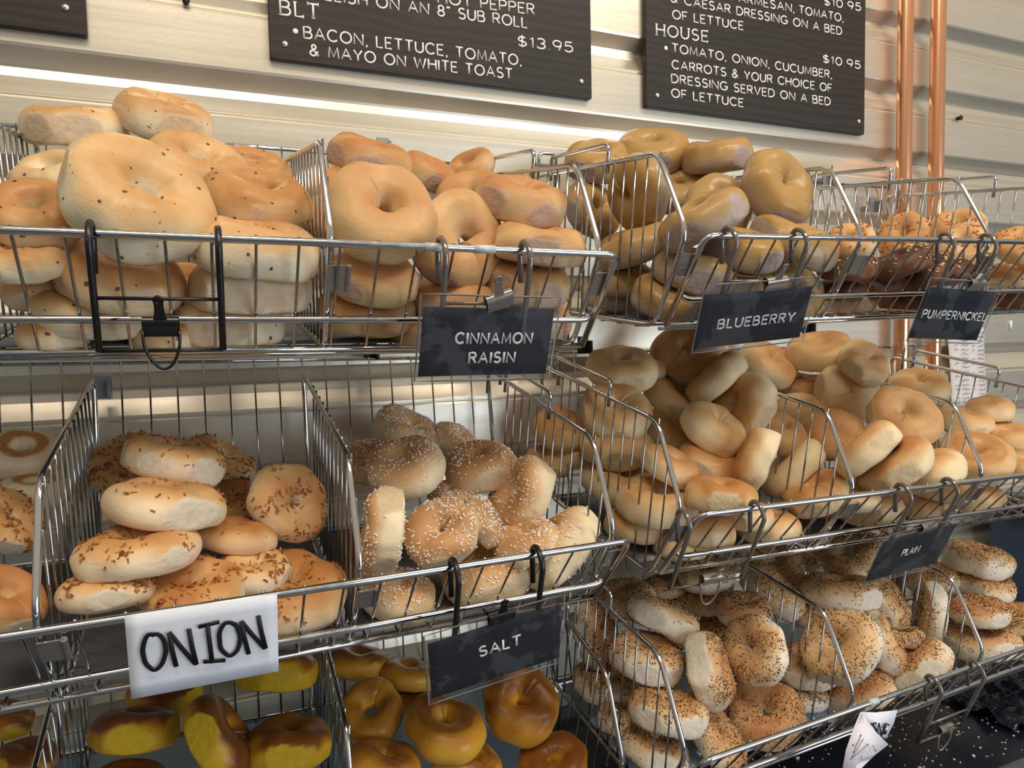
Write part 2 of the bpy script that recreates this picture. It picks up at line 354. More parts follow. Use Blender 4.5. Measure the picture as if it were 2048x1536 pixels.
# ------------------------------------------------------------------ lettering
def arc(cx, cy, rx, ry, a0, a1, n=12):
    return [(cx + rx * math.cos(math.radians(a0 + (a1 - a0) * i / n)), cy + ry * math.sin(math.radians(a0 + (a1 - a0) * i / n))) for i in range(n + 1)]
GL = {
 'A': (.86, [[(0, 0), (.43, 1), (.86, 0)], [(.16, .34), (.70, .34)]]),
 'B': (.68, [[(0, 0), (0, 1), (.36, 1)] + arc(.36, .765, .24, .235, 90, -90) + [(0, .53)], [(.36, .53)] + arc(.40, .265, .28, .265, 90, -90) + [(0, 0)]]),
 'C': (.88, [arc(.48, .5, .48, .5, 42, 318, 20)]),
 'D': (.80, [[(0, 0), (0, 1), (.3, 1)] + arc(.3, .5, .5, .5, 90, -90, 16) + [(0, 0)]]),
 'E': (.60, [[(.6, 1), (0, 1), (0, 0), (.6, 0)], [(0, .52), (.5, .52)]]),
 'F': (.58, [[(.58, 1), (0, 1), (0, 0)], [(0, .5), (.48, .5)]]),
 'G': (.92, [arc(.48, .5, .48, .5, 42, 340, 20) + [(.93, .45), (.55, .45)]]),
 'H': (.76, [[(0, 0), (0, 1)], [(.76, 0), (.76, 1)], [(0, .52), (.76, .52)]]),
 'I': (.04, [[(.02, 0), (.02, 1)]]),
 'K': (.70, [[(0, 0), (0, 1)], [(.66, 1), (0, .38)], [(.22, .58), (.70, 0)]]),
 'L': (.56, [[(0, 1), (0, 0), (.56, 0)]]),
 'M': (.92, [[(0, 0), (.1, 1), (.46, .1), (.82, 1), (.92, 0)]]),
 'N': (.80, [[(0, 0), (0, 1), (.8, 0), (.8, 1)]]),
 'O': (.98, [arc(.49, .5, .49, .5, 90, 450, 26)]),
 'P': (.64, [[(0, 0), (0, 1), (.36, 1)] + arc(.36, .74, .28, .26, 90, -90) + [(0, .48)]]),
 'R': (.68, [[(0, 0), (0, 1), (.36, 1)] + arc(.36, .75, .27, .25, 90, -90) + [(0, .5)], [(.34, .5), (.68, 0)]]),
 'S': (.66, [arc(.33, .745, .29, .255, 35, 250, 14) + arc(.33, .255, .32, .265, 80, -150, 14)]),
 'T': (.74, [[(0, 1), (.74, 1)], [(.37, 1), (.37, 0)]]),
 'U': (.74, [[(0, 1), (0, .34)] + arc(.37, .34, .37, .34, 180, 360, 14) + [(.74, 1)]]),
 'V': (.80, [[(0, 1), (.4, 0), (.8, 1)]]),
 'W': (1.16, [[(0, 1), (.29, 0), (.58, .9), (.87, 0), (1.16, 1)]]),
 'Y': (.78, [[(0, 1), (.39, .46), (.78, 1)], [(.39, .46), (.39, 0)]]),
 '0': (.66, [arc(.33, .5, .33, .5, 90, 450, 24)]),
 '1': (.24, [[(0, .8), (.2, 1), (.2, 0)]]),
 '3': (.62, [arc(.3, .75, .28, .25, 150, -90, 14) + arc(.3, .26, .32, .26, 90, -155, 14)]),
 '5': (.62, [[(.56, 1), (.1, 1), (.04, .52)] + arc(.3, .32, .32, .32, 125, -150, 16)]),
 '8': (.62, [arc(.31, .75, .25, .25, 90, 450, 18), arc(.31, .25, .31, .25, 90, 450, 18)]),
 '9': (.62, [arc(.31, .69, .31, .31, -10, 350, 20) + [(.6, .5), (.42, 0)]]),
 '$': (.62, [arc(.31, .72, .28, .22, 35, 250, 14) + arc(.31, .27, .30, .23, 80, -150, 14), [(.31, 1.12), (.31, -.12)]]),
 '.': (.06, [[(.03, .0), (.03, .03)]]),
 ',': (.10, [[(.08, .06), (.02, -.16)]]),
 '"': (.26, [[(.08, 1), (.0, .78)], [(.26, 1), (.18, .78)]]),
 '&': (.80, [[(.78, 0), (.2, .66)] + arc(.36, .80, .18, .20, 200, -40, 12) + [(.14, .42)] + arc(.30, .25, .28, .25, 140, 300, 10) + [(.72, .42)]]),
}
def text_strokes(s, gap=.28, space=.62, serif=0.):
    out = []; x = 0
    for ch in s:
        if ch == ' ': x += space; continue
        w, st = GL[ch]
        for pl in st:
            q = [(a + x, b) for a, b in pl]; out.append(q)
            if serif:
                for e_, nx in ((q[0], q[1]), (q[-1], q[-2])):
                    d = np.array(e_, float) - np.array(nx, float); L = np.linalg.norm(d)
                    if L < .12: continue
                    d /= L; t_ = np.array([-d[1], d[0]]) * serif
                    if abs(d[1]) < .25 and ch not in 'TEFL': continue
                    if math.dist(q[0], q[-1]) < .02: continue
                    out.append([tuple(np.array(e_) - t_), tuple(np.array(e_) + t_)])
        x += w + gap
    return out, x - gap
def text_mesh(mb, s, p0, p1, up, nrm, cap, stroke, gap=.28, space=.62, serif=0., wscale=None, serif_w=.6):
    """writing from p0 to p1 (baseline ends) on a surface with the given up and outward directions"""
    st, W = text_strokes(s, gap, space, serif); p0 = np.array(p0); ex = (np.array(p1) - p0) / W; up = unit(up); nrm = unit(nrm)
    for k, pl in enumerate(st):
        pts = [p0 + ex * a + up * (b * cap) + nrm * .0003 for a, b in pl]
        thin = serif and len(pl) == 2 and math.dist(*pl) < serif * 2.01 + .001
        mb.tube(pts, stroke * (serif_w if thin else 1) / 2, 6, squash=(nrm, .35))

# ------------------------------------------------------------------ menu boards
YB = -.036; NF = np.array([0, -1.0, 0])
def menu_board(x0, x1, z0, z1, label, lines, heads, bullets, screws):
    b = thing('menu_board', label, 'sign', ((x0 + x1) / 2, YB + .005, z0))
    mb = MB(); r = .004
    pts = [(x0, z0), (x1, z0), (x1, z1), (x0, z1)]
    P2 = fillet([(x, 0, z) for x, z in pts], r, 4, True); n = len(P2)
    V = [(q[0], YB + .0012, q[2]) for q in P2]; 
    cx, cz = (x0 + x1) / 2, (z0 + z1) / 2
    def sh(q, k): return (q[0] + (cx - q[0]) / abs(cx - q[0] + 1e-9) * k, YB, q[2] + (cz - q[2]) / abs(cz - q[2] + 1e-9) * k)
    V2 = [sh(q, .001) for q in P2]; V3 = [(q[0], YB + .011, q[2]) for q in P2]
    F = [tuple(range(n, 2 * n))] + [(k, (k + 1) % n, n + (k + 1) % n, n + k) for k in range(n)] + [(2 * n + k, 2 * n + (k + 1) % n, (k + 1) % n, k) for k in range(n)] + [tuple(range(2 * n, 3 * n))[::-1]]
    mb.add(V + V2 + V3, F); mb.build('panel', BOARD, b, False)
    for s, a, e_, cap in lines:
        mb = MB(); text_mesh(mb, s, at(*a, YB), at(*e_, YB), (0, 0, 1), NF, cap, .0032); mb.build('lettering', PAINT, b)
    for s, a, e_, cap in heads:
        mb = MB(); text_mesh(mb, s, at(*a, YB), at(*e_, YB), (0, 0, 1), NF, cap, .0036, serif=.13, gap=.34); mb.build('heading', PAINT, b)
    for q in bullets:
        mb = MB(); mb.disc(at(*q, YB), NF, .0042, .0004); mb.build('bullet_mark', PAINT, b)
    for q in screws:
        mb = MB(); mb.disc(at(*q, YB), NF, .0052, .0012, dome=.0018); mb.build('screw', SCREW, b)
    return b
xa = at(541, 120, YB); xb = at(1184, 195, YB)
menu_board(xa[0], xb[0], (xa[2] + xb[2]) / 2, .80, 'dark wooden menu board listing the BLT sandwich, in the middle of the metal wall', [
    ('HOT PEPPER', (876, 6), (1068, 29), 0.0172), ('RELISH ON AN 8" SUB ROLL', (627, -3), (1054, 56), 0.0172),
    ('BACON, LETTUCE, TOMATO,', (608, 76), (1042, 131), 0.0172), ('$13.95', (1036, 92), (1145, 105), 0.0172), ('& MAYO ON WHITE TOAST', (620, 111), (1024, 158), 0.0168)],
    [('BLT', (561, 29), (637, 38), .0215)], [(591, 62)], [(570, 88), (1163, 163)])
xa = at(1293, 215, YB); xb = at(1729, 268, YB)
menu_board(xa[0], xb[0], (xa[2] + xb[2]) / 2, .92, 'dark wooden menu board listing the HOUSE salad, beside the copper pipes', [
    ('PARMESAN,', (1463, 1), (1588, 25), 0.0158), ('TOMATO,', (1598, 27), (1686, 44), 0.0158), ('$10.95', (1648, 10), (1721, 22), 0.0158), ('& CAESAR DRESSING ON A BED', (1342, 4), (1683, 70), 0.0158),
    ('OF LETTUCE', (1345, 37), (1486, 60), 0.0158), ('TOMATO, ONION, CUCUMBER,', (1344, 104), (1663, 157), 0.0158), ('$10.95', (1646, 125), (1720, 138), 0.0158),
    ('CARROTS & YOUR CHOICE OF', (1344, 137), (1663, 184), 0.0158), ('DRESSING SERVED ON A BED', (1343, 165), (1660, 211), 0.0158), ('OF LETTUCE', (1343, 194), (1486, 214), 0.0158)],
    [('HOUSE', (1313, 70), (1415, 84), 0.0205)], [(1332, 96)], [(1315, 191), (1718, 243)])
xb = at(174, 66, YB)
menu_board(xb[0] - .55, xb[0], xb[2] - .004, .80, 'dark menu board corner with one screw at the top left of the wall', [], [], [], [(131, 15)])

# wall fixings
for px, py in ((1916, 237), (372, 3)):
    mb = MB(); q = at(px, py, -.024); mb.tube([q + [0, .01, 0], q + [0, -.006, 0]], .0045, 8); mb.disc(q + [0, -.006, 0], NF, .0062, .003, 6)
    tag(mb.build('wall_bolt', DARKM), 'small dark bolt in the siding ' + ('right of the copper pipes' if px > 1000 else 'at the top edge, left of the BLT board'), 'bolt')
q = at(2022, 651, -.026); mb = MB(); mb.box(q, (.005, 0, .0005), (0, .0006, 0), (-.001, 0, .0125)); tag(mb.build('tape_scrap', PAPER), 'small scrap of white tape on the metal wall at the far right', 'tape')

# ------------------------------------------------------------------ baskets
BK = {'1L': (0.15, -0.0105, -0.0225, {'P0': (-0.0674, 0.2646), 'P1': (-0.4351, 0.2015), 'P2': (-0.4898, 0.0906), 'P3': (-0.4156, -0.0177), 'P4': (-0.1093, 0.0277), 'B0': (-0.0663, 0.2854), 'RL': (-0.5037, 0.0861)}), '1R': (0.85, 0.0239, 0.0259, {'P0': (-0.0599, 0.281), 'P1': (-0.4294, 0.2298), 'P2': (-0.4878, 0.1208), 'P3': (-0.4171, 0.01), 'P4': (-0.1095, 0.0455), 'B0': (-0.0581, 0.3017), 'RL': (-0.5018, 0.1167)}), '2L': (0.15, -0.0173, 0.0542, {'P0': (-0.0799, -0.0571), 'P1': (-0.445, -0.1339), 'P2': (-0.4956, -0.2467), 'P3': (-0.4174, -0.3522), 'P4': (-0.113, -0.2954), 'B0': (-0.0796, -0.0363), 'RL': (-0.5092, -0.2517)}), '2R': (0.85, -0.0136, -0.0127, {'P0': (-0.0498, -0.0611), 'P1': (-0.4166, -0.1296), 'P2': (-0.4697, -0.2412), 'P3': (-0.3939, -0.3485), 'P4': (-0.0883, -0.2986), 'B0': (-0.0491, -0.0403), 'RL': (-0.4835, -0.2459)}), '3L': (0.15, -0.0266, -0.001, {'P0': (-0.0091, -0.3753), 'P1': (-0.3682, -0.4766), 'P2': (-0.411, -0.5926), 'P3': (-0.3258, -0.6926), 'P4': (-0.026, -0.6153), 'B0': (-0.0102, -0.3545), 'RL': (-0.4243, -0.5985)}), '3R': (0.85, 0.0058, 0.0371, {'P0': (-0.0606, -0.38), 'P1': (-0.4299, -0.4335), 'P2': (-0.4875, -0.5429), 'P3': (-0.4161, -0.6532), 'P4': (-0.1087, -0.6158), 'B0': (-0.059, -0.3592), 'RL': (-0.5014, -0.547)})}
def bp(bk, x, name):
    xr, rho, gam, pts = BK[bk]; y, z = pts[name]; return np.array([x, y + gam * (x - xr), z + rho * (x - xr)])
def lerp(a, b, t): return np.array(a) * (1 - t) + np.array(b) * t
RR = .0040; RT = .0014
def profile(bk, x): return [bp(bk, x, k) for k in ('P0', 'P1', 'P2', 'P3', 'P4')]
def panel(parent, bk, x, handle, clip=True, dz_names=('frame', 'grille')):
    pr = profile(bk, x); mb = MB(); mb.tube(fillet(pr, .022, 6, True), RR * .88, 10, True); mb.build(dz_names[0], CHROME, parent)
    P0, P1, P2, P3, P4 = pr; up = unit(np.cross([1, 0, 0], P1 - P0)); up = up if up[2] > 0 else -up
    mb = MB(); L = np.linalg.norm(P1 - P0); n = 13
    poly = np.array(pr)
    for k in range(1, n + 2):
        t = k / n; a = lerp(P0, P1, t) + [.0035, 0, 0]
        if t > 1.0:
            tt = min((t - 1) * L / max(1e-6, abs((P2 - P1) @ unit(P1 - P0))), 1.2)
            if tt > .92: continue
            a = lerp(P1, P2, tt) + [.0035, 0, 0]
        # run down until the floor line or the lower front line
        best = None
        for e0, e1 in ((P3, P4), (P2, P3)):
            A = np.array([[up[1], (e1 - e0)[1]], [up[2], (e1 - e0)[2]]]); r_ = np.linalg.solve(A, np.array([(a - e0)[1], (a - e0)[2]]))
            if -.01 <= r_[1] <= 1.01 and r_[0] > .005: best = r_[0] if best is None else min(best, r_[0])
        if best is None: continue
        mb.tube([a + up * .003, a - up * best * .5, a - up * (best - .002)], RT, 6)
    mb.build(dz_names[1], THIN, parent)
    if handle:
        d = unit(P1 - P0); h = .026
        a = lerp(P0, P1, .16); e_ = lerp(P0, P1, .66)
        mb = MB(); mb.tube(fillet([a - up * .012, a + up * h, e_ + up * h, e_ - up * .014], .010, 5), RR * .8, 8)
        mb.build('handle_bar', CHROME, parent)
        mb = MB(); q = lerp(P0, P1, .12); mb.tube(fillet([q - up * .03 + [-.016, 0, 0], q + up * .034 + [-.016, 0, 0], q + up * .034 + [.016, 0, 0], q - up * .03 + [.016, 0, 0]], .010, 5), RR * .75, 8)
        mb.build('stacking_loop', CHROME, parent)
    if clip:
        q = lerp(P2, P3, .30); fd = unit(P3 - P2); fn = unit(np.cross([1, 0, 0], fd)); fn = fn if fn[1] < 0 else -fn
        mb = MB(); mb.box(q + fn * .006 + [.008, 0, 0], (.0105, 0, 0), fd * .015, fn * .0007); 
        mb.tube([q + fn * .006 + [.018, 0, 0] + fd * s_ for s_ in (-.015, .015)], .003, 8)
        mb.box(q + fn * .0068 + [.006, 0, 0] - fd * .006, (.005, 0, 0), fd * .0007, fn * .0004); mb.box(q + fn * .0068 + [.006, 0, 0] + fd * .004, (.005, 0, 0), fd * .0007, fn * .0004)
        mb.build('joint_clip', CLIPM, parent, False)
def basket(bk, x0, x1, ends, label, liner, front_from=None):
    c0 = bp(bk, (x0 + x1) / 2, 'P4'); b = thing('wire_basket', label, 'basket', (c0[0], -.05, c0[2]), 'wire display baskets')
    fx0 = x0 + (.018 if ends[0] else 0); fx1 = x1 + (.014 if ends[1] else 0)
    fr = lambda x, t, off=0.: lerp(bp(bk, x, 'RL'), bp(bk, x, 'P3'), t) + np.array([0, -off, 0])
    # front frame: top rail that turns down both ends
    top = [fr(fx0, 1.0), fr(fx0, 0), fr(fx1, 0), fr(fx1, 1.0)]
    mb = MB(); mb.tube(fillet(top, .016, 6), RR, 12); mb.build('top_rail', CHROME, b)
    mb = MB(); t = .70; mb.tube(fillet([fr(fx0 + .004, t - .05, -.002), fr(fx0 + .012, t, .006), fr(fx1 - .012, t, .006), fr(fx1 - .004, t - .05, -.002)], .01, 4), RR * .95, 12); mb.build('middle_rail', CHROME, b)
    mb = MB(); mb.tube([fr(fx0, 1), fr((fx0 + fx1) / 2, 1), fr(fx1, 1)], RR * .85, 10); mb.tube([fr(fx0, 1.04, -.012), fr(fx1, 1.04, -.012)], RR * .7, 10); mb.build('bottom_rail', CHROME, b)
    # thin wires of the sloping front, running on as the floor wires
    mb = MB(); n = int(round((fx1 - fx0) / .0385)); mf = MB()
    for k in range(1, n):
        x = fx0 + (fx1 - fx0) * k / n
        a, e_, g = bp(bk, x, 'RL'), bp(bk, x, 'P3'), bp(bk, x, 'P4')
        mb.tube(fillet([a + [0, .003, .005], a + [0, .002, 0], e_ + [0, .002, -.0015], lerp(e_, g, .08) - [0, 0, .001]], .004, 3), RT * 1.08, 6)
        mf.tube([lerp(e_, g, .08) - [0, 0, .0015], lerp(e_, g, .5) - [0, 0, .0015], g - [0, 0, .0015]], RT, 6)
    mb.build('front_grille', THIN, b)
    for t in (.15, .3, .45, .6, .75, .9): mf.tube([lerp(bp(bk, x, 'P3'), bp(bk, x, 'P4'), t) - [0, 0, .004] for x in (x0, x1)], RT * 1.2, 6)
    mf.build('floor_grille', THIN, b)
    mb = MB(); mb.tube([bp(bk, x0, 'B0'), bp(bk, x1, 'B0')], RR * .75, 10); mb.tube([bp(bk, x0, 'P4'), bp(bk, x1, 'P4')], RR * .75, 10); mb.build('back_rail', CHROME, b)
    mb = MB(); n = int(round((x1 - x0) / .0345))
    for k in range(n + 1):
        x = x0 + (x1 - x0) * k / n; mb.tube([bp(bk, x, 'B0') + [0, -.003, .003], bp(bk, x, 'P4') + [0, -.003, 0]], RT * .95, 6)
    mb.build('back_grille', THIN, b)
    for en, x in zip(ends, (x0, x1)):
        if en: panel(b, bk, x, True, True, ('side_frame', 'side_grille'))
    # tray lying on the floor wires
    lm, lx0, lx1, lname, llab = liner
    q = lambda x, t: lerp(bp(bk, x, 'P3'), bp(bk, x, 'P4'), t) + [0, 0, .0012]
    for i, (a, e_) in enumerate(zip(lx0, lx1)):
        mb = MB(); mb.grid([[q(x, t) for t in (.10, .35, .6, .95)] for x in np.linspace(a, e_, 3)], (0, 0, .0016)); tag(mb.build(lname, lm), llab[i], 'tray')
    return b
def divider(bk, x, label, handle=False):
    q = bp(bk, x, 'P4'); o = thing('basket_divider', label, 'divider', (x, q[1], q[2]), 'wire dividers between the bagel compartments'); panel(o, bk, x, handle); return o
XD = {'0D0': -0.2, '0D1': 0.1186, '0E': 0.4231, '0L': 0.5447, '0D2': 0.8508, '0D3': 1.1377, '1D0': -0.1448, '1D1': 0.1347, '1E': 0.4469, '1L': 0.5564, '1D2': 0.8605, '1D3': 1.142, '2D0': -0.19, '2D1': 0.1344, '2E': 0.4985, '2L': 0.5364, '2D2': 0.8436, '2D3': 1.1469}
e = .006
basket('1L', -.46, XD['0E'], (0, 1), 'chrome wire basket of fruit bagels, top row left', (LINER_S, [-.44, XD['0D0'] + e, XD['0D1'] + e], [XD['0D0'] - e, XD['0D1'] - e, XD['0E'] - e], 'tray_liner', ['slate tray liner at the far left of the top row', 'slate tray liner under the cranberry-flecked bagels, top row', 'slate tray liner under the cinnamon raisin bagels']))
basket('1R', XD['0L'], XD['0D3'] + .30, (1, 1), 'chrome wire basket of blueberry and pumpernickel bagels, top row right', (LINER_S, [XD['0L'] + e], [XD['0D2'] - e], 'tray_liner', ['slate tray liner under the blueberry bagels']))
basket('2L', -.46, XD['1E'], (0, 1), 'chrome wire basket of onion and salt bagels, middle row left', (LINER_D, [-.44, XD['1D0'] + e, XD['1D1'] + e], [XD['1D0'] - e, XD['1D1'] - e, XD['1E'] - e], 'tray_liner', ['grey tray liner at the far left of the middle row', 'dark grey tray liner with flakes under the onion bagels', 'grey tray liner under the salt bagels']))
basket('2R', XD['1L'], XD['1D3'] + .30, (1, 1), 'chrome wire basket of plain bagels, middle row right', (LINER_D, [XD['1L'] + e, XD['1D2'] + e], [XD['1D2'] - e, XD['1D3'] - e], 'tray_liner', ['grey tray liner under the plain bagels left of the divider', 'grey tray liner under the plain bagels right of the divider']))
basket('3L', -.50, XD['2E'], (0, 1), 'chrome wire basket of yellow egg bagels, bottom row left', (LINER_B, [-.48, -.184, XD['2D1'] + e], [-.196, XD['2D1'] - e, XD['2E'] - e], 'tray_liner', ['pale blue tray liner in the dark corner at the bottom left', 'pale blue tray liner under the brown-topped yellow bagels', 'pale blue tray liner under the egg bagels']))
basket('3R', XD['2L'], XD['2D3'] + .30, (1, 0), 'chrome wire basket of seeded bagels, bottom row right', (LINER_B, [XD['2L'] + e, XD['2D2'] + e], [XD['2D2'] - e, XD['2D3'] - e], 'tray_liner', ['pale blue tray liner under the seeded bagels left of the divider', 'pale blue tray liner under the seeded bagels right of the divider']))
for k, lab in (('0D0', 'wire divider at the left edge of the top row'), ('0D1', 'wire divider between the cranberry-flecked and the cinnamon raisin bagels'), ('0D2', 'wire divider between the blueberry and the pumpernickel bagels'),
               ('1D0', 'wire divider left of the onion bagels'), ('1D1', 'wire divider between the onion and the salt bagels'), ('1D2', 'wire divider in the middle of the plain bagels'), ('1D3', 'wire divider at the right end of the plain bagels'),
               ('2D0', 'wire divider in the dark at the bottom left'), ('2D1', 'wire divider between the brown-topped yellow and the egg bagels'), ('2D2', 'wire divider between the seeded bagels, left of the large facing one'), ('2D3', 'wire divider left of the right-hand stack of seeded bagels')):
    divider(str(int(k[0]) + 1) + ('L' if k[1:] in ('D0', 'D1') else 'R'), XD[k], lab)
divider('1R', XD['0D3'], 'wire divider at the right of the pumpernickel bagels, under the copper pipes', True)
# hook brackets that carry the baskets
for px, py, y, mt, lab in ((766, 296, -.045, GALV, 'grey galvanised bracket tip above the cinnamon raisin bagels'), (741, 700, -.06, DARKM, 'black bracket below the top row, left of the cinnamon raisin card'), (1166, 690, -.06, DARKM, 'black bracket in the gap below the right end of the top left basket'), (1612, 652, -.05, DARKM, 'black bracket right of the blueberry card'), (1653, 354, -.05, GALV, 'grey bracket at the wall behind the shiny tilted blueberry bagel'), (1746, 410, -.05, GALV, 'grey bracket joining two back grilles left of the copper pipes'), (207, 775, -.06, GALV, 'grey bracket on the back grille left of the onion bagels')):
    q = at(px, py, y); mb = MB(); mb.box(q, (.0105, 0, 0), (0, .002, 0), (0, 0, .016)); mb.box(q + [.0085, -.008, -.004], (.002, 0, 0), (0, .01, 0), (0, 0, .012)); mb.box(q + [0, .014, -.006], (.006, 0, 0), (0, .014, 0), (0, 0, .006))
    tag(mb.build('wall_bracket', mt, smooth=False), lab, 'bracket')

# ------------------------------------------------------------------ hangers, clips and signs
def frame_of(bk, px, py_rail, al):
    q = on_plane(px, py_rail, bp(bk, .5, 'RL'), np.array([0, 1.0, 0])); x = q[0]; r = bp(bk, x, 'RL')
    for _ in range(3): q = at(px, py_rail, r[1]); r = bp(bk, q[0], 'RL')
    return r, np.array([0, math.sin(al), -math.cos(al)]), np.array([0, -math.cos(al), -math.sin(al)])
def hanger(bk, pxs, py, al, L1, L2, mt, label, rad=.0033, top_r=.0125):
    r0, dn, out = frame_of(bk, pxs[0], py[0], al); r1, _, _ = frame_of(bk, pxs[1], py[1], al); out = np.array([0, -1.0, 0])
    o = thing('sign_hanger', label, 'hanger', ((r0 + r1) / 2).tolist(), 'wire sign hangers on the basket rails')
    ends = []
    for r in (r0, r1):
        R_ = RR + rad + .0004; path = [r + [0, R_, -.034], r + [0, R_, -.004]] + [r + np.array([0, R_ - (R_ + .019) * (1 - math.cos(a)) / 2, -.002 + .0155 * math.sin(a) - .010 * (1 - math.cos(a)) / 2]) for a in np.linspace(0, math.pi, 11)]
        s0 = path[-1]; path += [s0 + dn * .012, s0 + dn * L2 * .5, s0 + dn * L2]
        mb = MB(); mb.tube(path, rad, 10); mb.build('hook', mt, o); ends.append(s0)
    for L in (L1, L2):
        if L is None: continue
        mb = MB(); mb.tube([ends[0] + dn * L, ends[1] + dn * L], rad * .55, 8); mb.build('crossbar', mt, o)
    return ends, dn
def clip(c, ex, dn, nrm, w, mt, label, group=None, loop=False, down_loop=False):
    """bulldog clip: rolled barrel, mouth plates, thumb tab with an eye"""
    o = thing('binder_clip', label, 'clip', c.tolist()); ex = unit(ex); dn = unit(dn); nrm = unit(nrm)
    mb = MB(); r = .0058
    A = np.linspace(-.75 * math.pi, .75 * math.pi, 15)
    ring = [c + r * (-dn * math.cos(a) * 1.0 + nrm * math.sin(a)) for a in A]
    ring = [c + dn * .013 + nrm * -.0006] + ring + [c + dn * .013 + nrm * .0006]
    mb.grid([[q + ex * s for q in ring] for s in (-w / 2, -w / 4, 0, w / 4, w / 2)]); mb.build('jaw', mt, o)
    mb = MB(); base = c - dn * .004 + nrm * .004
    tab = [(-.0055, 0), (-.0042, .008), (-.0038, .014), (-.0042, .02), (-.0025, .0245), (0, .0258), (.0025, .0245), (.0042, .02), (.0038, .014), (.0042, .008), (.0055, 0)]
    tip = -dn * .9 + nrm * .35; tip = unit(tip)
    V = [base + ex * a + tip * b for a, b in tab]; n = len(V); V += [v + nrm * .0012 for v in V]
    mb.add(V, [tuple(range(n))[::-1], tuple(range(n, 2 * n))] + [(k, (k + 1) % n, n + (k + 1) % n, n + k) for k in range(n)]); mb.build('thumb_tab', mt, o, False)
    mb = MB(); cc = base + tip * .0205 + nrm * .0008; mb.tube([cc + .0036 * (ex * math.cos(a) + tip * math.sin(a)) for a in np.linspace(0, 2 * math.pi, 15)[:-1]], .0013, 6, True); mb.build('eye', mt, o)
    if down_loop:
        mb = MB(); q = c + dn * .006; mb.tube(fillet([q - ex * w * .5 + nrm * .003, q - ex * w * .47 + dn * .018 + nrm * .007, q - ex * w * .1 + dn * .036 + nrm * .008, q + ex * w * .25 + dn * .034 + nrm * .008, q + ex * w * .5 + dn * .016 + nrm * .007, q + ex * w * .5 + nrm * .003], .02, 6), .0014, 8); mb.build('wire_handle', mt, o)
    return o
def card(corners, al, p0, words, label, name='sign_card', sleeve=True, top=.010, wp=.5, seed=0):
    nrm = np.array([0, -math.cos(al), math.sin(al)]) * -1; nrm = np.array([0, math.cos(al), math.sin(al)])  # into the wall
    out = -nrm
    Q = [on_plane(px, py, p0, nrm) for px, py in corners]
    c = sum(Q) / 4; ex = unit((Q[1] - Q[0]) + (Q[2] - Q[3])); ey = unit(np.cross(out, ex)); ey = ey if ey[2] > 0 else -ey
    W = (np.linalg.norm(Q[1] - Q[0]) + np.linalg.norm(Q[2] - Q[3])) / 4; H = (abs((Q[0] - Q[3]) @ ey) + abs((Q[1] - Q[2]) @ ey)) / 4
    o = thing(name, label, 'sign', (c - ey * H).tolist())
    rg = np.random.default_rng(seed)
    mb = MB(); S = np.linspace(-1, 1, 13); bend = lambda a, b: out * (.0012 * math.sin(2.2 * a + seed) * (1 + b) * .5)
    mb.grid([[c + ex * W * a + ey * H * b + bend(a, b) for b in np.linspace(-1, 1, 7)] for a in S], nrm * .0005); mb.build('card', CARD if sleeve else PAPER, o)
    if sleeve:
        mb = MB(); m_ = .0042
        mb.grid([[c + ex * (W + m_) * a + ey * ((H + m_) * b + (top if b > .99 else 0)) + bend(a, b) + out * (.0030 + .0007 * math.sin(5 * a + 3 * b + seed)) for b in np.linspace(-1, 1, 9)] for a in np.linspace(-1, 1, 17)]); mb.build('plastic_sleeve', SLEEVE, o)
        mb = MB(); A_ = np.linspace(-1, 1, 9); e1_ = [c + ex * (W + m_) * a + ey * (H + m_ + top) + bend(a, 1) + out * .003 for a in A_] + [c + ex * (W + m_) * a - ey * (H + m_) + bend(a, -1) + out * .003 for a in A_[::-1]]
        mb.tube(e1_, .0011, 5, True, squash=(out, .3)); mb.build('sealed_edge', SEAL, o)
    return o, c, ex, ey, out, W, H, bend
def card_text(o, c, ex, ey, out, W, H, lines, stroke, cap, gap=.34):
    for s, u0, u1, v in lines:
        mb = MB(); a = c + ex * W * u0 + ey * H * v + out * .0014; b_ = c + ex * W * u1 + ey * H * v + out * .0014
        text_mesh(mb, s, a, b_, ey, out, cap, stroke * 1.4, gap=gap, serif=.11, serif_w=.45); mb.build('lettering', PAINT, o)
AL = math.radians(19)
def signset(bk, pxs, pys, al, mt, L1, L2, corners, lines, words, clabel, hlabel, cliplabel, clip_u, clip_w, clip_tilt, cap, stroke, seed, cmt):
    ends, dn = hanger(bk, pxs, pys, al, L1, L2, mt, hlabel)
    p0 = ends[0] + np.array([0, -.004, 0])
    o, c, ex, ey, out, W, H, bend = card(corners, al, p0, words, clabel, seed=seed)
    card_text(o, c, ex, ey, out, W, H, lines, stroke, cap)
    cx = c + ex * W * clip_u + ey * (H + .016) - ey * .004
    t = math.radians(clip_tilt); e2 = ex * math.cos(t) + ey * math.sin(t); d2 = -ey * math.cos(t) + ex * math.sin(t)
    clip(cx + out * .001, e2, d2, out, clip_w, cmt, cliplabel)
signset('1L', (880, 1046), (489, 494), math.radians(18), GREYW, .048, .088, [(845, 615), (1110, 617), (1090, 748), (838, 752)],
        [('CINNAMON', -.50, .68, -.02), ('RAISIN', -.27, .44, -.60)], 'CINNAMON RAISIN', 'black card in a clear sleeve reading CINNAMON RAISIN', 'grey wire hanger holding the CINNAMON RAISIN card', 'grey steel clip gripping the top of the CINNAMON RAISIN card', .08, .030, 20, .0112, .0021, 1, CLIPM)
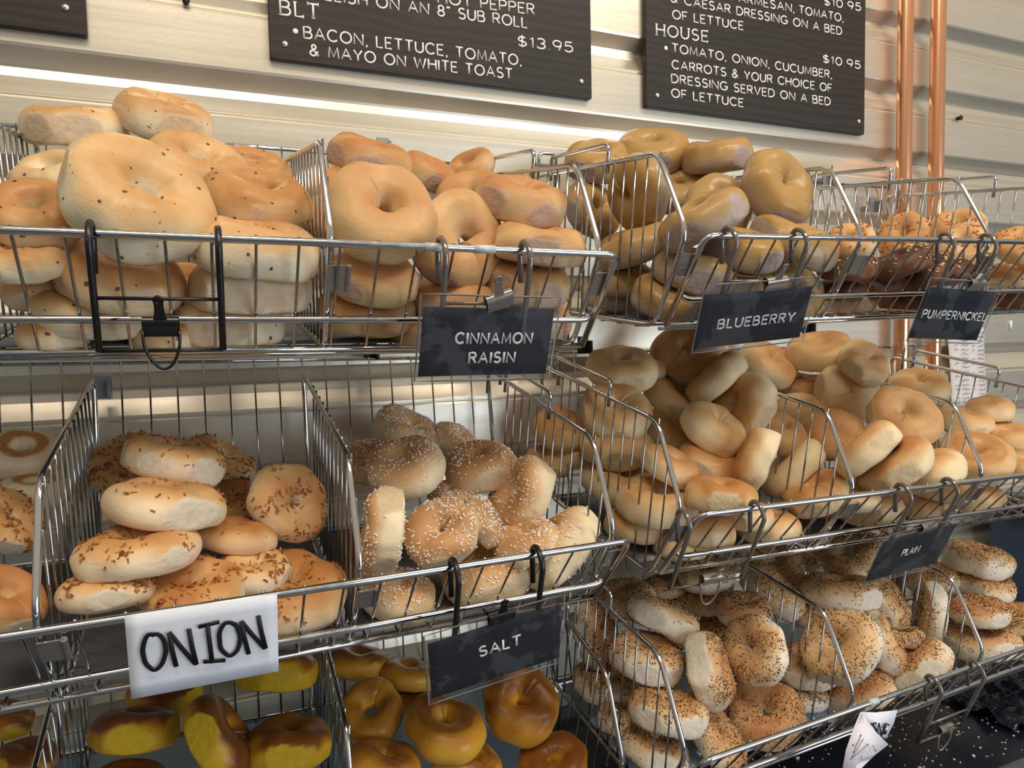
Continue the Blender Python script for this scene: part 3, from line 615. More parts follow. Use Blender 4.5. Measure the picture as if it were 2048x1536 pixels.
signset('1R', (1452, 1592), (470, 474), math.radians(24), GREYW, .048, .078, [(1410, 592), (1626, 571), (1600, 676), (1385, 697)],
        [('BLUEBERRY', -.66, .76, -.28)], 'BLUEBERRY', 'black card in a clear sleeve reading BLUEBERRY', 'grey wire hanger holding the BLUEBERRY card', 'grey steel clip gripping the top of the BLUEBERRY card', .22, .032, 4, .0120, .0020, 2, CLIPM)
signset('1R', (1885, 1968), (478, 481), math.radians(20), GREYW, .050, .078, [(1850, 573), (1991, 584), (1955, 681), (1818, 676)],
        [('PUMPERNICKEL', -.86, .96, -.17)], 'PUMPERNICKEL', 'black card in a clear sleeve reading PUMPERNICKEL', 'grey wire hanger holding the PUMPERNICKEL card', 'grey steel clip gripping the top of the PUMPERNICKEL card', .28, .032, 3, .0120, .0020, 3, CLIPM)
signset('2L', (905, 1070), (1127, 1099), math.radians(16), BLACKW, .066, .092, [(855, 1290), (1119, 1206), (1119, 1317), (863, 1395)],
        [('SALT', -.27, .36, .02)], 'SALT', 'black card in a clear sleeve reading SALT', 'black wire hanger holding the SALT card', 'black binder clip gripping the top of the SALT card', .08, .030, 0, .0125, .0021, 4, CLIPB)
signset('2R', (1800, 1893), (978, 965), math.radians(26), GREYW, .050, .080, [(1764, 1084), (1913, 1047), (1872, 1126), (1728, 1164)],
        [('PLAIN', -.28, .18, .0)], 'PLAIN', 'black card in a clear sleeve reading PLAIN', 'grey wire hanger holding the PLAIN card', 'grey steel clip gripping the top of the PLAIN card', .10, .030, 0, .0125, .0020, 5, CLIPM)
# empty hangers
def empty_hanger(bk, pxs, pys, al, mt, cmt, L1, L2, hl, cl, w=.03):
    ends, dn = hanger(bk, pxs, pys, al, L1, L2, mt, hl, rad=.0031)
    ex = unit(ends[1] - ends[0]); c = lerp(ends[0], ends[1], .5) + dn * (L1 + .022) + np.array([0, -.004, 0]); out = unit(np.cross(ex, dn)); out = out if out[1] < 0 else -out
    clip(c, ex, dn, out, w, cmt, cl, down_loop=True)
empty_hanger('1L', (182, 436), (461, 473), math.radians(16), BLACKW, CLIPB, .046, .094, 'black wire sign hanger with no card, in front of the cranberry-flecked bagels', 'black binder clip holding nothing, on the hanger before the cranberry-flecked bagels')
empty_hanger('2R', (1362, 1508), (1036, 1012), math.radians(26), GREYW, CLIPM, .066, .100, 'grey wire sign hanger with no card, at the left end of the plain basket', 'grey steel clip holding nothing, at the left end of the plain basket')
empty_hanger('3R', (1860, 1945), (1372, 1342), math.radians(22), GREYW, CLIPM, .064, .104, 'grey wire sign hanger with no card, over the black counter at the bottom right', 'grey steel clip holding nothing, over the black counter at the bottom right')
# tape on the rail
for px, l in ((872, 'left'), (968, 'right')):
    r, _, _ = frame_of('1L', px, 490, 0); mb = MB(); mb.tube([r - [.012, 0, 0], r + [.012, 0, 0]], RR + .0006, 12); tag(mb.build('clear_tape', TAPE), 'clear tape wrapped round the rail above the CINNAMON RAISIN card, %s piece' % l, 'tape')
# ONION sheet
al = math.radians(12); r, _, _ = frame_of('2L', 246, 1238, al); p0 = r + np.array([0, -.0075, 0])
o, c, ex, ey, out, W, H, bend = card([(246, 1238), (551, 1183), (560, 1346), (265, 1394)], al, p0, 'ONION', 'white paper sign with handwritten ONION in black marker', 'paper_sign', False, seed=6)
nr = np.array([0, math.cos(al), math.sin(al)])
LET = [[(897, 757), (868, 752), (845, 790), (833, 850), (850, 925), (905, 972), (950, 930), (974, 850), (962, 790), (935, 755), (900, 752), (885, 765)],
       [(990, 745), (1008, 850), (1032, 943)], [(990, 742), (1060, 830), (1145, 928)], [(1105, 722), (1125, 830), (1150, 932)],
       [(1160, 712), (1285, 682)], [(1215, 700), (1228, 810), (1242, 922)], [(1190, 915), (1320, 906)],
       [(1385, 705), (1350, 682), (1310, 690), (1282, 745), (1290, 840), (1345, 888), (1392, 850), (1410, 770), (1385, 700), (1368, 690)],
       [(1412, 680), (1432, 780), (1456, 870)], [(1412, 678), (1480, 760), (1552, 838)], [(1512, 645), (1530, 740), (1555, 838)]]
mb = MB()
for pl in LET:
    pts = [on_plane(x / 2.926, 1011 + y / 2.926, p0 + out * .0025, nr) for x, y in pl]
    if len(pts) > 4: pts = fillet(pts, .004, 3)
    mb.tube(pts, .0021, 8, squash=(out, .25))
mb.build('lettering', INK, o)
# handwritten list on the wall
Q = [at(1893, 655, -.03), at(1968, 655, -.03), at(1976, 812, -.03), at(1905, 818, -.03)]
lst = thing('paper_list', 'handwritten list on a strip of paper taped to the wall by the copper pipes', 'paper', (Q[3] + Q[2]) / 2)
mb = MB(); mb.grid([[lerp(lerp(Q[0], Q[1], u), lerp(Q[3], Q[2], u), v) + [0, -.002 * math.sin(3 * u + 4 * v), 0] for u in np.linspace(0, 1, 7)] for v in np.linspace(0, 1, 9)], (0, .0006, 0)); mb.build('sheet', PAPERP, lst)
mb = MB(); rg = random.Random(4)
for row in range(17):
    if row % 3 == 2 and row > 6 and rg.random() < .3: continue
    for u0, u1 in ((.10, .24), (.30, .52), (.60, .70), (.76, .95)):
        if u0 in (.10, .60) and row % 3 == 2: continue
        v = .05 + row * .055 + (u0 > .5) * .015; n = int((u1 - u0) * 60); pts = []
        for k in range(n):
            u = u0 + (u1 - u0) * k / n * rg.uniform(.97, 1.0); vv = v + rg.uniform(-.012, .012)
            pts.append(lerp(lerp(Q[0], Q[1], u), lerp(Q[3], Q[2], u), vv) + [0, -.0036 - .002 * math.sin(3 * u + 4 * vv), 0])
        if len(pts) > 1: mb.tube(pts, .00055, 4)
mb.build('handwriting', INK, lst)
# curled paper sign at the bottom
r, _, _ = frame_of('3R', 1745, 1412, 0)
ps = thing('paper_note', 'curled white paper note ending in handwritten ING, taped to the bottom right rail', 'paper', r.tolist())
y0 = r[1] - .008
def pq(px, py, dy=0.): return at(px, py, y0 + dy)
A = [[pq(1722, 1424, .0), pq(1752, 1425, .004), pq(1795, 1420, .002)], [pq(1728, 1442, -.002), pq(1756, 1447, .002), pq(1788, 1446, 0)], [pq(1740, 1468, -.004), pq(1760, 1472, 0), pq(1772, 1478, 0)]]
mb = MB(); mb.grid(A, (0, .0004, 0)); mb.build('sheet', PAPER, ps)
Bq = [[pq(1721, 1424, -.001), pq(1727, 1430, -.006), pq(1734, 1440, -.008)], [pq(1706, 1460, -.012), pq(1730, 1456, -.018), pq(1752, 1464, -.012)], [pq(1692, 1500, -.018), pq(1722, 1488, -.026), pq(1777, 1489, -.014)], [pq(1686, 1534, -.016), pq(1714, 1522, -.024), pq(1748, 1512, -.016)], [pq(1684, 1560, -.01), pq(1700, 1556, -.014), pq(1716, 1544, -.01)]]
mb = MB(); mb.grid(Bq, (0, .0004, 0)); mb.build('curled_corner', PAPERB, ps)
mb = MB()
for pl in ([(1741, 1449), (1752, 1446)], [(1746, 1448), (1757, 1469)], [(1754, 1462), (1758, 1447), (1763, 1472), (1770, 1448)], [(1778, 1450), (1773, 1447), (1769, 1458), (1766, 1468), (1770, 1468), (1773, 1460)]):
    mb.tube([pq(x, y, -.0015) for x, y in pl], .0012, 6)
mb.build('lettering', INK, ps)
mb = MB()
for a, b_ in (((1721, 1472), (1706, 1506)), ((1727, 1478), (1700, 1520)), ((1735, 1490), (1704, 1516)), ((1745, 1490), (1751, 1501)), ((1722, 1512), (1724, 1520))):
    mb.tube([pq(a[0], a[1], -.0255), pq((a[0] + b_[0]) / 2, (a[1] + b_[1]) / 2, -.0275), pq(b_[0], b_[1], -.0265)], .0005, 5)
for q in ((1721, 1471), (1735, 1489), (1706, 1490), (1751, 1501)): mb.disc(pq(*q, -.0275), NF, .0016, .0005)
mb.build('pen_sketch', PENCIL, ps)
mb = MB(); mb.tube([r - [.008, 0, 0], r + [.010, 0, 0]], RR + .0008, 12); mb.build('tape', TAPE, ps)
# dark plastic and blue bin at the right
rg = np.random.default_rng(9)
mb = MB(); qa = np.array([1.27, -.455, -.722]); G = []
for i in range(22):
    G.append([qa + [i * .010, j * .010 + .004 * math.sin(i), .004 + .020 * abs(math.sin(i * .9 + j * .35) * math.cos(j * .6 + i * .2)) * rg.uniform(.5, 1.2)] for j in range(16)])
mb.grid(G, (0, 0, -.0008)); tag(mb.build('plastic_sheet', PLASTIC), 'crumpled dark plastic sheet on the black counter at the far right', 'plastic sheet')
q = at(2040, 1250, -.12); bx = thing('storage_bin', 'blue storage bin behind the right-hand seeded bagels', 'bin', (q[0], -.13, -.723))
mb = MB(); mb.box((q[0] + .13, -.13, -.60), (.15, 0, 0), (0, .075, 0), (0, 0, .122)); mb.build('body', BLUEBOX, bx, False)
mb = MB(); mb.box((q[0] + .13, -.13, -.474), (.156, 0, 0), (0, .08, 0), (0, 0, .005)); mb.build('lid', BLUEBOX, bx, False)
q = at(2045, 1062, -.13); mb = MB()
z0 = -.469; r_ = .05
mb.tube([(q[0] + .02, -.13, z0 + h) for h in (0, .03, .032, .045)], [r_, r_, r_ * 1.06, r_ * 1.06], 28); tag(mb.build('jar', CLIPB), 'low round black jar on the blue storage bin', 'jar')

# ------------------------------------------------------------------ bagels
KN = {'C': 'cranberry_bagel', 'R': 'cinnamon_raisin_bagel', 'U': 'blueberry_bagel', 'F': 'flaked_bagel', 'P': 'pumpernickel_bagel', 'N': 'golden_bagel', 'O': 'onion_bagel', 'S': 'salt_bagel', 'L': 'plain_bagel', 'K': 'dark_yellow_bagel', 'Y': 'egg_bagel', 'E': 'seeded_bagel'}
GRP = {'C': 'cranberry-flecked bagels in the top left basket', 'R': 'cinnamon raisin bagels in the top left basket', 'U': 'blueberry bagels in the top right basket', 'F': 'cream flaked bagels in the top right basket', 'P': 'dark pumpernickel bagels in the top right basket', 'N': 'bagels at the far left of the middle row', 'O': 'onion bagels in the middle left basket', 'S': 'salt bagels in the middle left basket', 'L': 'plain bagels in the middle right basket', 'K': 'brown-topped yellow bagels in the bottom left basket', 'Y': 'egg bagels in the bottom left basket', 'E': 'seeded bagels in the bottom right basket'}
HOLE = {'C': (.20, .22), 'R': (.205, .23), 'U': (.225, .245), 'F': (.215, .235), 'P': (.215, .235), 'N': (.21, .23), 'O': (.226, .244), 'S': (.226, .245), 'L': (.232, .248), 'K': (.243, .250), 'Y': (.205, .23), 'E': (.216, .238)}
def sm(a, b, x): t = np.clip((x - a) / (b - a), 0, 1); return t * t * (3 - 2 * t)
def bagel_arrays(kind, D, seed, kdirs, NU, NV, ring_brown=False):
    rg = np.random.default_rng(seed); lo, hi = HOLE[kind]; rH = rg.uniform(lo, hi); R0 = .5 - rH; rV = rg.uniform(.205, .235)
    lo2, hi2 = {'O': (.185, .205), 'C': (.205, .225), 'R': (.21, .235), 'S': (.23, .255), 'U': (.22, .24), 'K': (.235, .255), 'L': (.22, .245)}.get(kind, (.21, .24)); rV = rg.uniform(lo2, hi2)
    u = np.arange(NU) / NU * 2 * np.pi; v = np.arange(NV) / NV * 2 * np.pi; U, Vv = np.meshgrid(u, v, indexing='ij')
    ph = rg.uniform(0, 6.28, 8); u0 = rg.uniform(0, 6.28)
    fat = 1 + .055 * np.sin(U + ph[0]) + .04 * np.sin(2 * U + ph[1]) + .025 * np.sin(3 * U + ph[2])
    du = (U - u0 + np.pi) % (2 * np.pi) - np.pi
    fat += .09 * np.exp(-((du - .22) / .28) ** 2) * (du > -.3)                       # the overlapped seam
    cv, sv = np.cos(Vv), np.sin(Vv); e_ = .92
    cx = np.sign(cv) * np.abs(cv) ** e_; sz = np.sign(sv) * np.abs(sv) ** e_
    crease = .030 * np.exp(-(du / .07) ** 2) * (.35 + .65 * sm(.2, -.9, cv)) * sm(-.5, .3, sv + .4)
    inner = sm(-.1, -.9, cv)
    fold = sum(.020 * rg.uniform(.4, 1) * np.exp(-(((U - rg.uniform(0, 6.28) + np.pi) % (2 * np.pi) - np.pi) / rg.uniform(.08, .2)) ** 2) for _ in range(4)) * inner
    rh = rH * fat - crease * 1.0 - fold * .6; rv = rV * (1 + .5 * (fat - 1)) - crease - fold * .4
    rad = R0 + .012 * np.sin(2 * U + ph[3]) + rh * cx
    rad = np.maximum(rad, .006 + .012 * np.abs(sz))
    z = rv * sz
    z = np.where(z < -.13, -.13 - (z + .13) * -.35, z)
    tx, ty = rg.uniform(-.05, .05, 2)
    X = rad * np.cos(U) * (1 + tx); Y = rad * np.sin(U) * (1 - tx); z = z + .03 * np.sin(U + ph[4]) * rad * 2 * .5
    Pn = np.stack([X, Y, z], -1).reshape(-1, 3)
    n_ = np.zeros(len(Pn)); K = rg.normal(0, 1, (7, 3)); K *= (rg.uniform(9, 22, 7) / np.linalg.norm(K, axis=1))[:, None]
    for k, p_ in zip(K, rg.uniform(0, 6.28, 7)): n_ += np.sin(Pn @ k + p_)
    cen = np.stack([R0 * np.cos(U), R0 * np.sin(U), 0 * U], -1).reshape(-1, 3); nn = Pn - cen; nn /= np.maximum(np.linalg.norm(nn, axis=1), 1e-6)[:, None]
    Pn = Pn + nn * (.0056 * n_)[:, None]
    kiss = np.zeros(len(Pn)); jit = .012 * np.sin(Pn @ (K[0] * 2.2) + 1) + .008 * np.sin(Pn @ (K[1] * 3.1))
    for kd in kdirs:
        kd = unit(kd); dt = Pn @ kd; lim = .5 * (rg.uniform(.905, .945) if kind != 'K' else rg.uniform(.82, .88))
        over = dt - lim; kk = sm(-.014, .006, over + jit * .8) * (np.abs(Pn[:, 2]) < (.15 if kind != 'K' else .2)); kiss = np.maximum(kiss, kk)
        Pn = Pn - kd * (np.maximum(over, 0) * .85)[:, None]
    zz = Pn[:, 2] / rV; rr = np.hypot(Pn[:, 0], Pn[:, 1]); patch = n_ / 7
    bake = .12 + .62 * sm(-.15, .95, zz) + .25 * patch + .10 * sm(.42, .3, rr) * (zz > 0)
    bake -= .35 * sm(.16, .06, rr) * sm(.9, .2, np.abs(zz))
    bot = sm(-.62, -.72, zz); bake = bake * (1 - bot) + bot * (.55 + .45 * sm(.08, .0, np.abs(rr - .27)) + .2 * patch)
    if kind in 'LSEO': bake -= .08
    if kind == 'K': bake = np.clip(.02 + 1.0 * sm(.05, .95, zz + .6 * patch), 0, 1.2)
    if kind == 'U': bake = .1 + .75 * sm(-.4, .8, zz) + .2 * patch
    if ring_brown: bake += .55 * sm(.10, .02, np.abs(rr - .27)) * (zz > .3)
    if ring_brown == 2: bake = .12 + .1 * patch + 1.1 * sm(.10, .03, np.abs(rr - .25)) * (zz > .3)
    F = []
    i, j = np.meshgrid(np.arange(NU), np.arange(NV), indexing='ij'); i2, j2 = (i + 1) % NU, (j + 1) % NV
    F = np.stack([i * NV + j, i2 * NV + j, i2 * NV + j2, i * NV + j2], -1).reshape(-1, 4)
    return Pn * D, F, np.clip(bake, 0, 1), np.clip(kiss, 0, 1), nn, zz
def grain_template(kind):
    if kind == 'salt':
        V = np.array([(a, b, c) for a in (-1, 1) for b in (-1, 1) for c in (-.8, .8)], float); return V, [(0, 1, 3, 2), (4, 6, 7, 5), (0, 4, 5, 1), (2, 3, 7, 6), (0, 2, 6, 4), (1, 5, 7, 3)]
    if kind == 'poppy':
        V = np.array([(1, 0, 0), (-1, 0, 0), (0, 1, 0), (0, -1, 0), (0, 0, 1), (0, 0, -1)], float); return V, [(0, 2, 4), (2, 1, 4), (1, 3, 4), (3, 0, 4), (2, 0, 5), (1, 2, 5), (3, 1, 5), (0, 3, 5)]
    if kind == 'sesame':
        V = [(-1, 0, 0)]; F = []
        for x, r in ((-.6, .42), (.1, .62), (.75, .34)):
            V += [(x, r * math.cos(a), .55 * r * math.sin(a)) for a in np.arange(6) / 6 * 2 * math.pi]
        V.append((1.05, 0, 0))
        for k in range(6):
            l = (k + 1) % 6; F.append((0, 1 + l, 1 + k))
            for s_ in (0, 6): F.append((1 + s_ + k, 1 + s_ + l, 7 + s_ + l, 7 + s_ + k))
            F.append((13 + k, 13 + l, 19))
        return np.array(V, float), F
    V = [];
    for s_ in (-1, -.35, .35, 1):
        V += [(s_, -.42, .30 * s_ * s_), (s_, .42, .30 * s_ * s_ + .1), (s_, .42, .30 * s_ * s_ - .08), (s_, -.42, .30 * s_ * s_ - .18)]
    F = []
    for a in range(3):
        for k in range(4): F.append((a * 4 + k, a * 4 + (k + 1) % 4, a * 4 + 4 + (k + 1) % 4, a * 4 + 4 + k))
    F += [(3, 2, 1, 0), (12, 13, 14, 15)]
    return np.array(V, float), F
TEMPL = {k: grain_template(k) for k in ('salt', 'poppy', 'sesame', 'flake')}
def fast_mesh(name, V, faces, mat_, smooth):
    me = bpy.data.meshes.new(name); me.vertices.add(len(V)); me.vertices.foreach_set('co', np.asarray(V, np.float32).ravel())
    ln = np.array([len(f) for f in faces]) if not isinstance(faces, np.ndarray) else np.full(len(faces), faces.shape[1])
    fl_ = faces.ravel() if isinstance(faces, np.ndarray) else np.concatenate([np.array(f) for f in faces])
    me.loops.add(len(fl_)); me.loops.foreach_set('vertex_index', fl_.astype(np.int32)); me.polygons.add(len(ln))
    st = np.concatenate([[0], np.cumsum(ln)[:-1]]); me.polygons.foreach_set('loop_start', st.astype(np.int32))
    me.update(calc_edges=True); me.polygons.foreach_set('use_smooth', np.full(len(ln), smooth)); me.materials.append(mat_); me.validate(); return me
def scatter(parent, name, tkind, P_, N_, wts, n, size, mat_, rg, lift=.3, jitter=.35):
    w_ = np.maximum(wts, 0); 
    if w_.sum() <= 0: return
    idx = rg.choice(len(P_), n, p=w_ / w_.sum()); T, TF = TEMPL[tkind]
    nrm = N_[idx] + rg.normal(0, jitter, (n, 3)); nrm /= np.linalg.norm(nrm, axis=1)[:, None]
    a = np.cross(nrm, rg.normal(0, 1, (n, 3))); a /= np.linalg.norm(a, axis=1)[:, None]; b_ = np.cross(nrm, a)
    s = size * rg.uniform(.6, 1.25, n)
    base = P_[idx] + a * rg.uniform(-.0022, .0022, n)[:, None] + b_ * rg.uniform(-.0022, .0022, n)[:, None] + N_[idx] * (s * lift)[:, None]
    V = base[:, None] + s[:, None, None] * (T[None, :, 0:1] * a[:, None] + T[None, :, 1:2] * b_[:, None] + T[None, :, 2:3] * nrm[:, None])
    nv = len(T)
    if len({len(f) for f in TF}) == 1: FF = (np.array(TF)[None] + (np.arange(n) * nv)[:, None, None]).reshape(-1, len(TF[0]))
    else: FF = [tuple(x + k * nv for x in f) for k in range(n) for f in TF]
    me = fast_mesh(name, V.reshape(-1, 3), FF, mat_, False); o = bpy.data.objects.new(name, me); COL.objects.link(o); o.parent = parent; o['kind'] = 'stuff'
def make_bagel(i, kind, loc, axis, D, kd, label):
    kind = kind[0]; rg = np.random.default_rng(900 + i); ax = unit(axis); ref = np.array([.13, .37, .92]); a = unit(np.cross(ax, ref) if abs(ax @ ref) < .95 else np.cross(ax, [1, 0, 0])); b_ = np.cross(ax, a)
    spin = rg.uniform(0, 6.28); a, b_ = a * math.cos(spin) + b_ * math.sin(spin), -a * math.sin(spin) + b_ * math.cos(spin)
    M = np.stack([a, b_, ax], 1)
    kl = []
    if kd is not None: kl.append(M.T @ np.array(kd))
    for _ in range(rg.integers(1, 3)):
        an = rg.uniform(0, 6.28); kl.append((math.cos(an), math.sin(an), 0))
    dist = np.linalg.norm(np.array(loc) - C_CAM); big = D / dist > .15
    NU, NV = (112, 56) if big else (80, 40)
    V, F, bake, kiss, nn, zz = bagel_arrays(kind, D, 300 + i, kl, NU, NV, 2 if 'upside-down' in label else 'ring' in label)
    first = label.split(' bagel')[0]
    tone = .17 if any(q in first for q in ('golden', 'orange', 'brown', 'dark')) else -.16 if any(q in first for q in ('pale', 'whitish', 'white')) else rg.uniform(-.06, .1)
    bake = np.clip(bake + tone * (zz > -.62), 0, 1)
    me = fast_mesh(KN[kind], V, F, BM[kind], True)
    for nm, arr in (('bake', bake), ('kiss', kiss)):
        at_ = me.attributes.new(nm, 'FLOAT', 'POINT'); at_.data.foreach_set('value', arr.astype(np.float32))
    o = bpy.data.objects.new(KN[kind], me); COL.objects.link(o)
    m4 = Matrix.Identity(4)
    for r_ in range(3):
        for c_ in range(3): m4[r_][c_] = M[r_, c_]
        m4[r_][3] = loc[r_]
    o.matrix_world = m4; tag(o, label, 'bagel', GRP[kind])
    free = (kiss < .3).astype(float); top = sm(.0, .6, zz); botw = sm(-.5, -.75, zz); Pn = V / D; rr = np.hypot(Pn[:, 0], Pn[:, 1])
    area_ = np.maximum(rr, .02); clump = np.clip(.75 + .5 * np.sin(Pn @ rg.normal(0, 9, 3)) + .3 * np.sin(Pn @ rg.normal(0, 20, 3)), .1, None); w0 = free * area_ * clump
    if kind == 'S': scatter(o, 'salt_grains', 'salt', V, nn, w0 * (top + .75 * botw + .06), 470, .00085, SALTM, rg)
    if kind == 'E':
        scatter(o, 'sesame_seeds', 'sesame', V, nn, w0 * (top + .6 * botw + .10), 620, .0017, SESAME, rg, .25, .2)
        scatter(o, 'poppy_seeds', 'poppy', V, nn, w0 * (top + .8 * botw + .16), 1100, .00098, POPPY, rg, .4)
        scatter(o, 'onion_bits', 'flake', V, nn, w0 * (top + .3 * botw), 60, .0024, FLAKE, rg, .2)
    if kind == 'O': scatter(o, 'onion_flakes', 'flake', V, nn, w0 * (top + .5 * botw + .05) * clump, 240 if 'smooth' not in label else 20, .0025, FLAKE, rg, .12, .3)
    if kind == 'F': scatter(o, 'onion_flakes', 'flake', V, nn, w0 * (top + .3) * clump, 130, .0022, FLAKE, rg, .12, .3)
    if kind == 'P' and 'floor' not in label: scatter(o, 'onion_flakes', 'flake', V, nn, w0 * top * clump ** 2, 46, .0026, SESAME, rg, .15, .3)
    return o
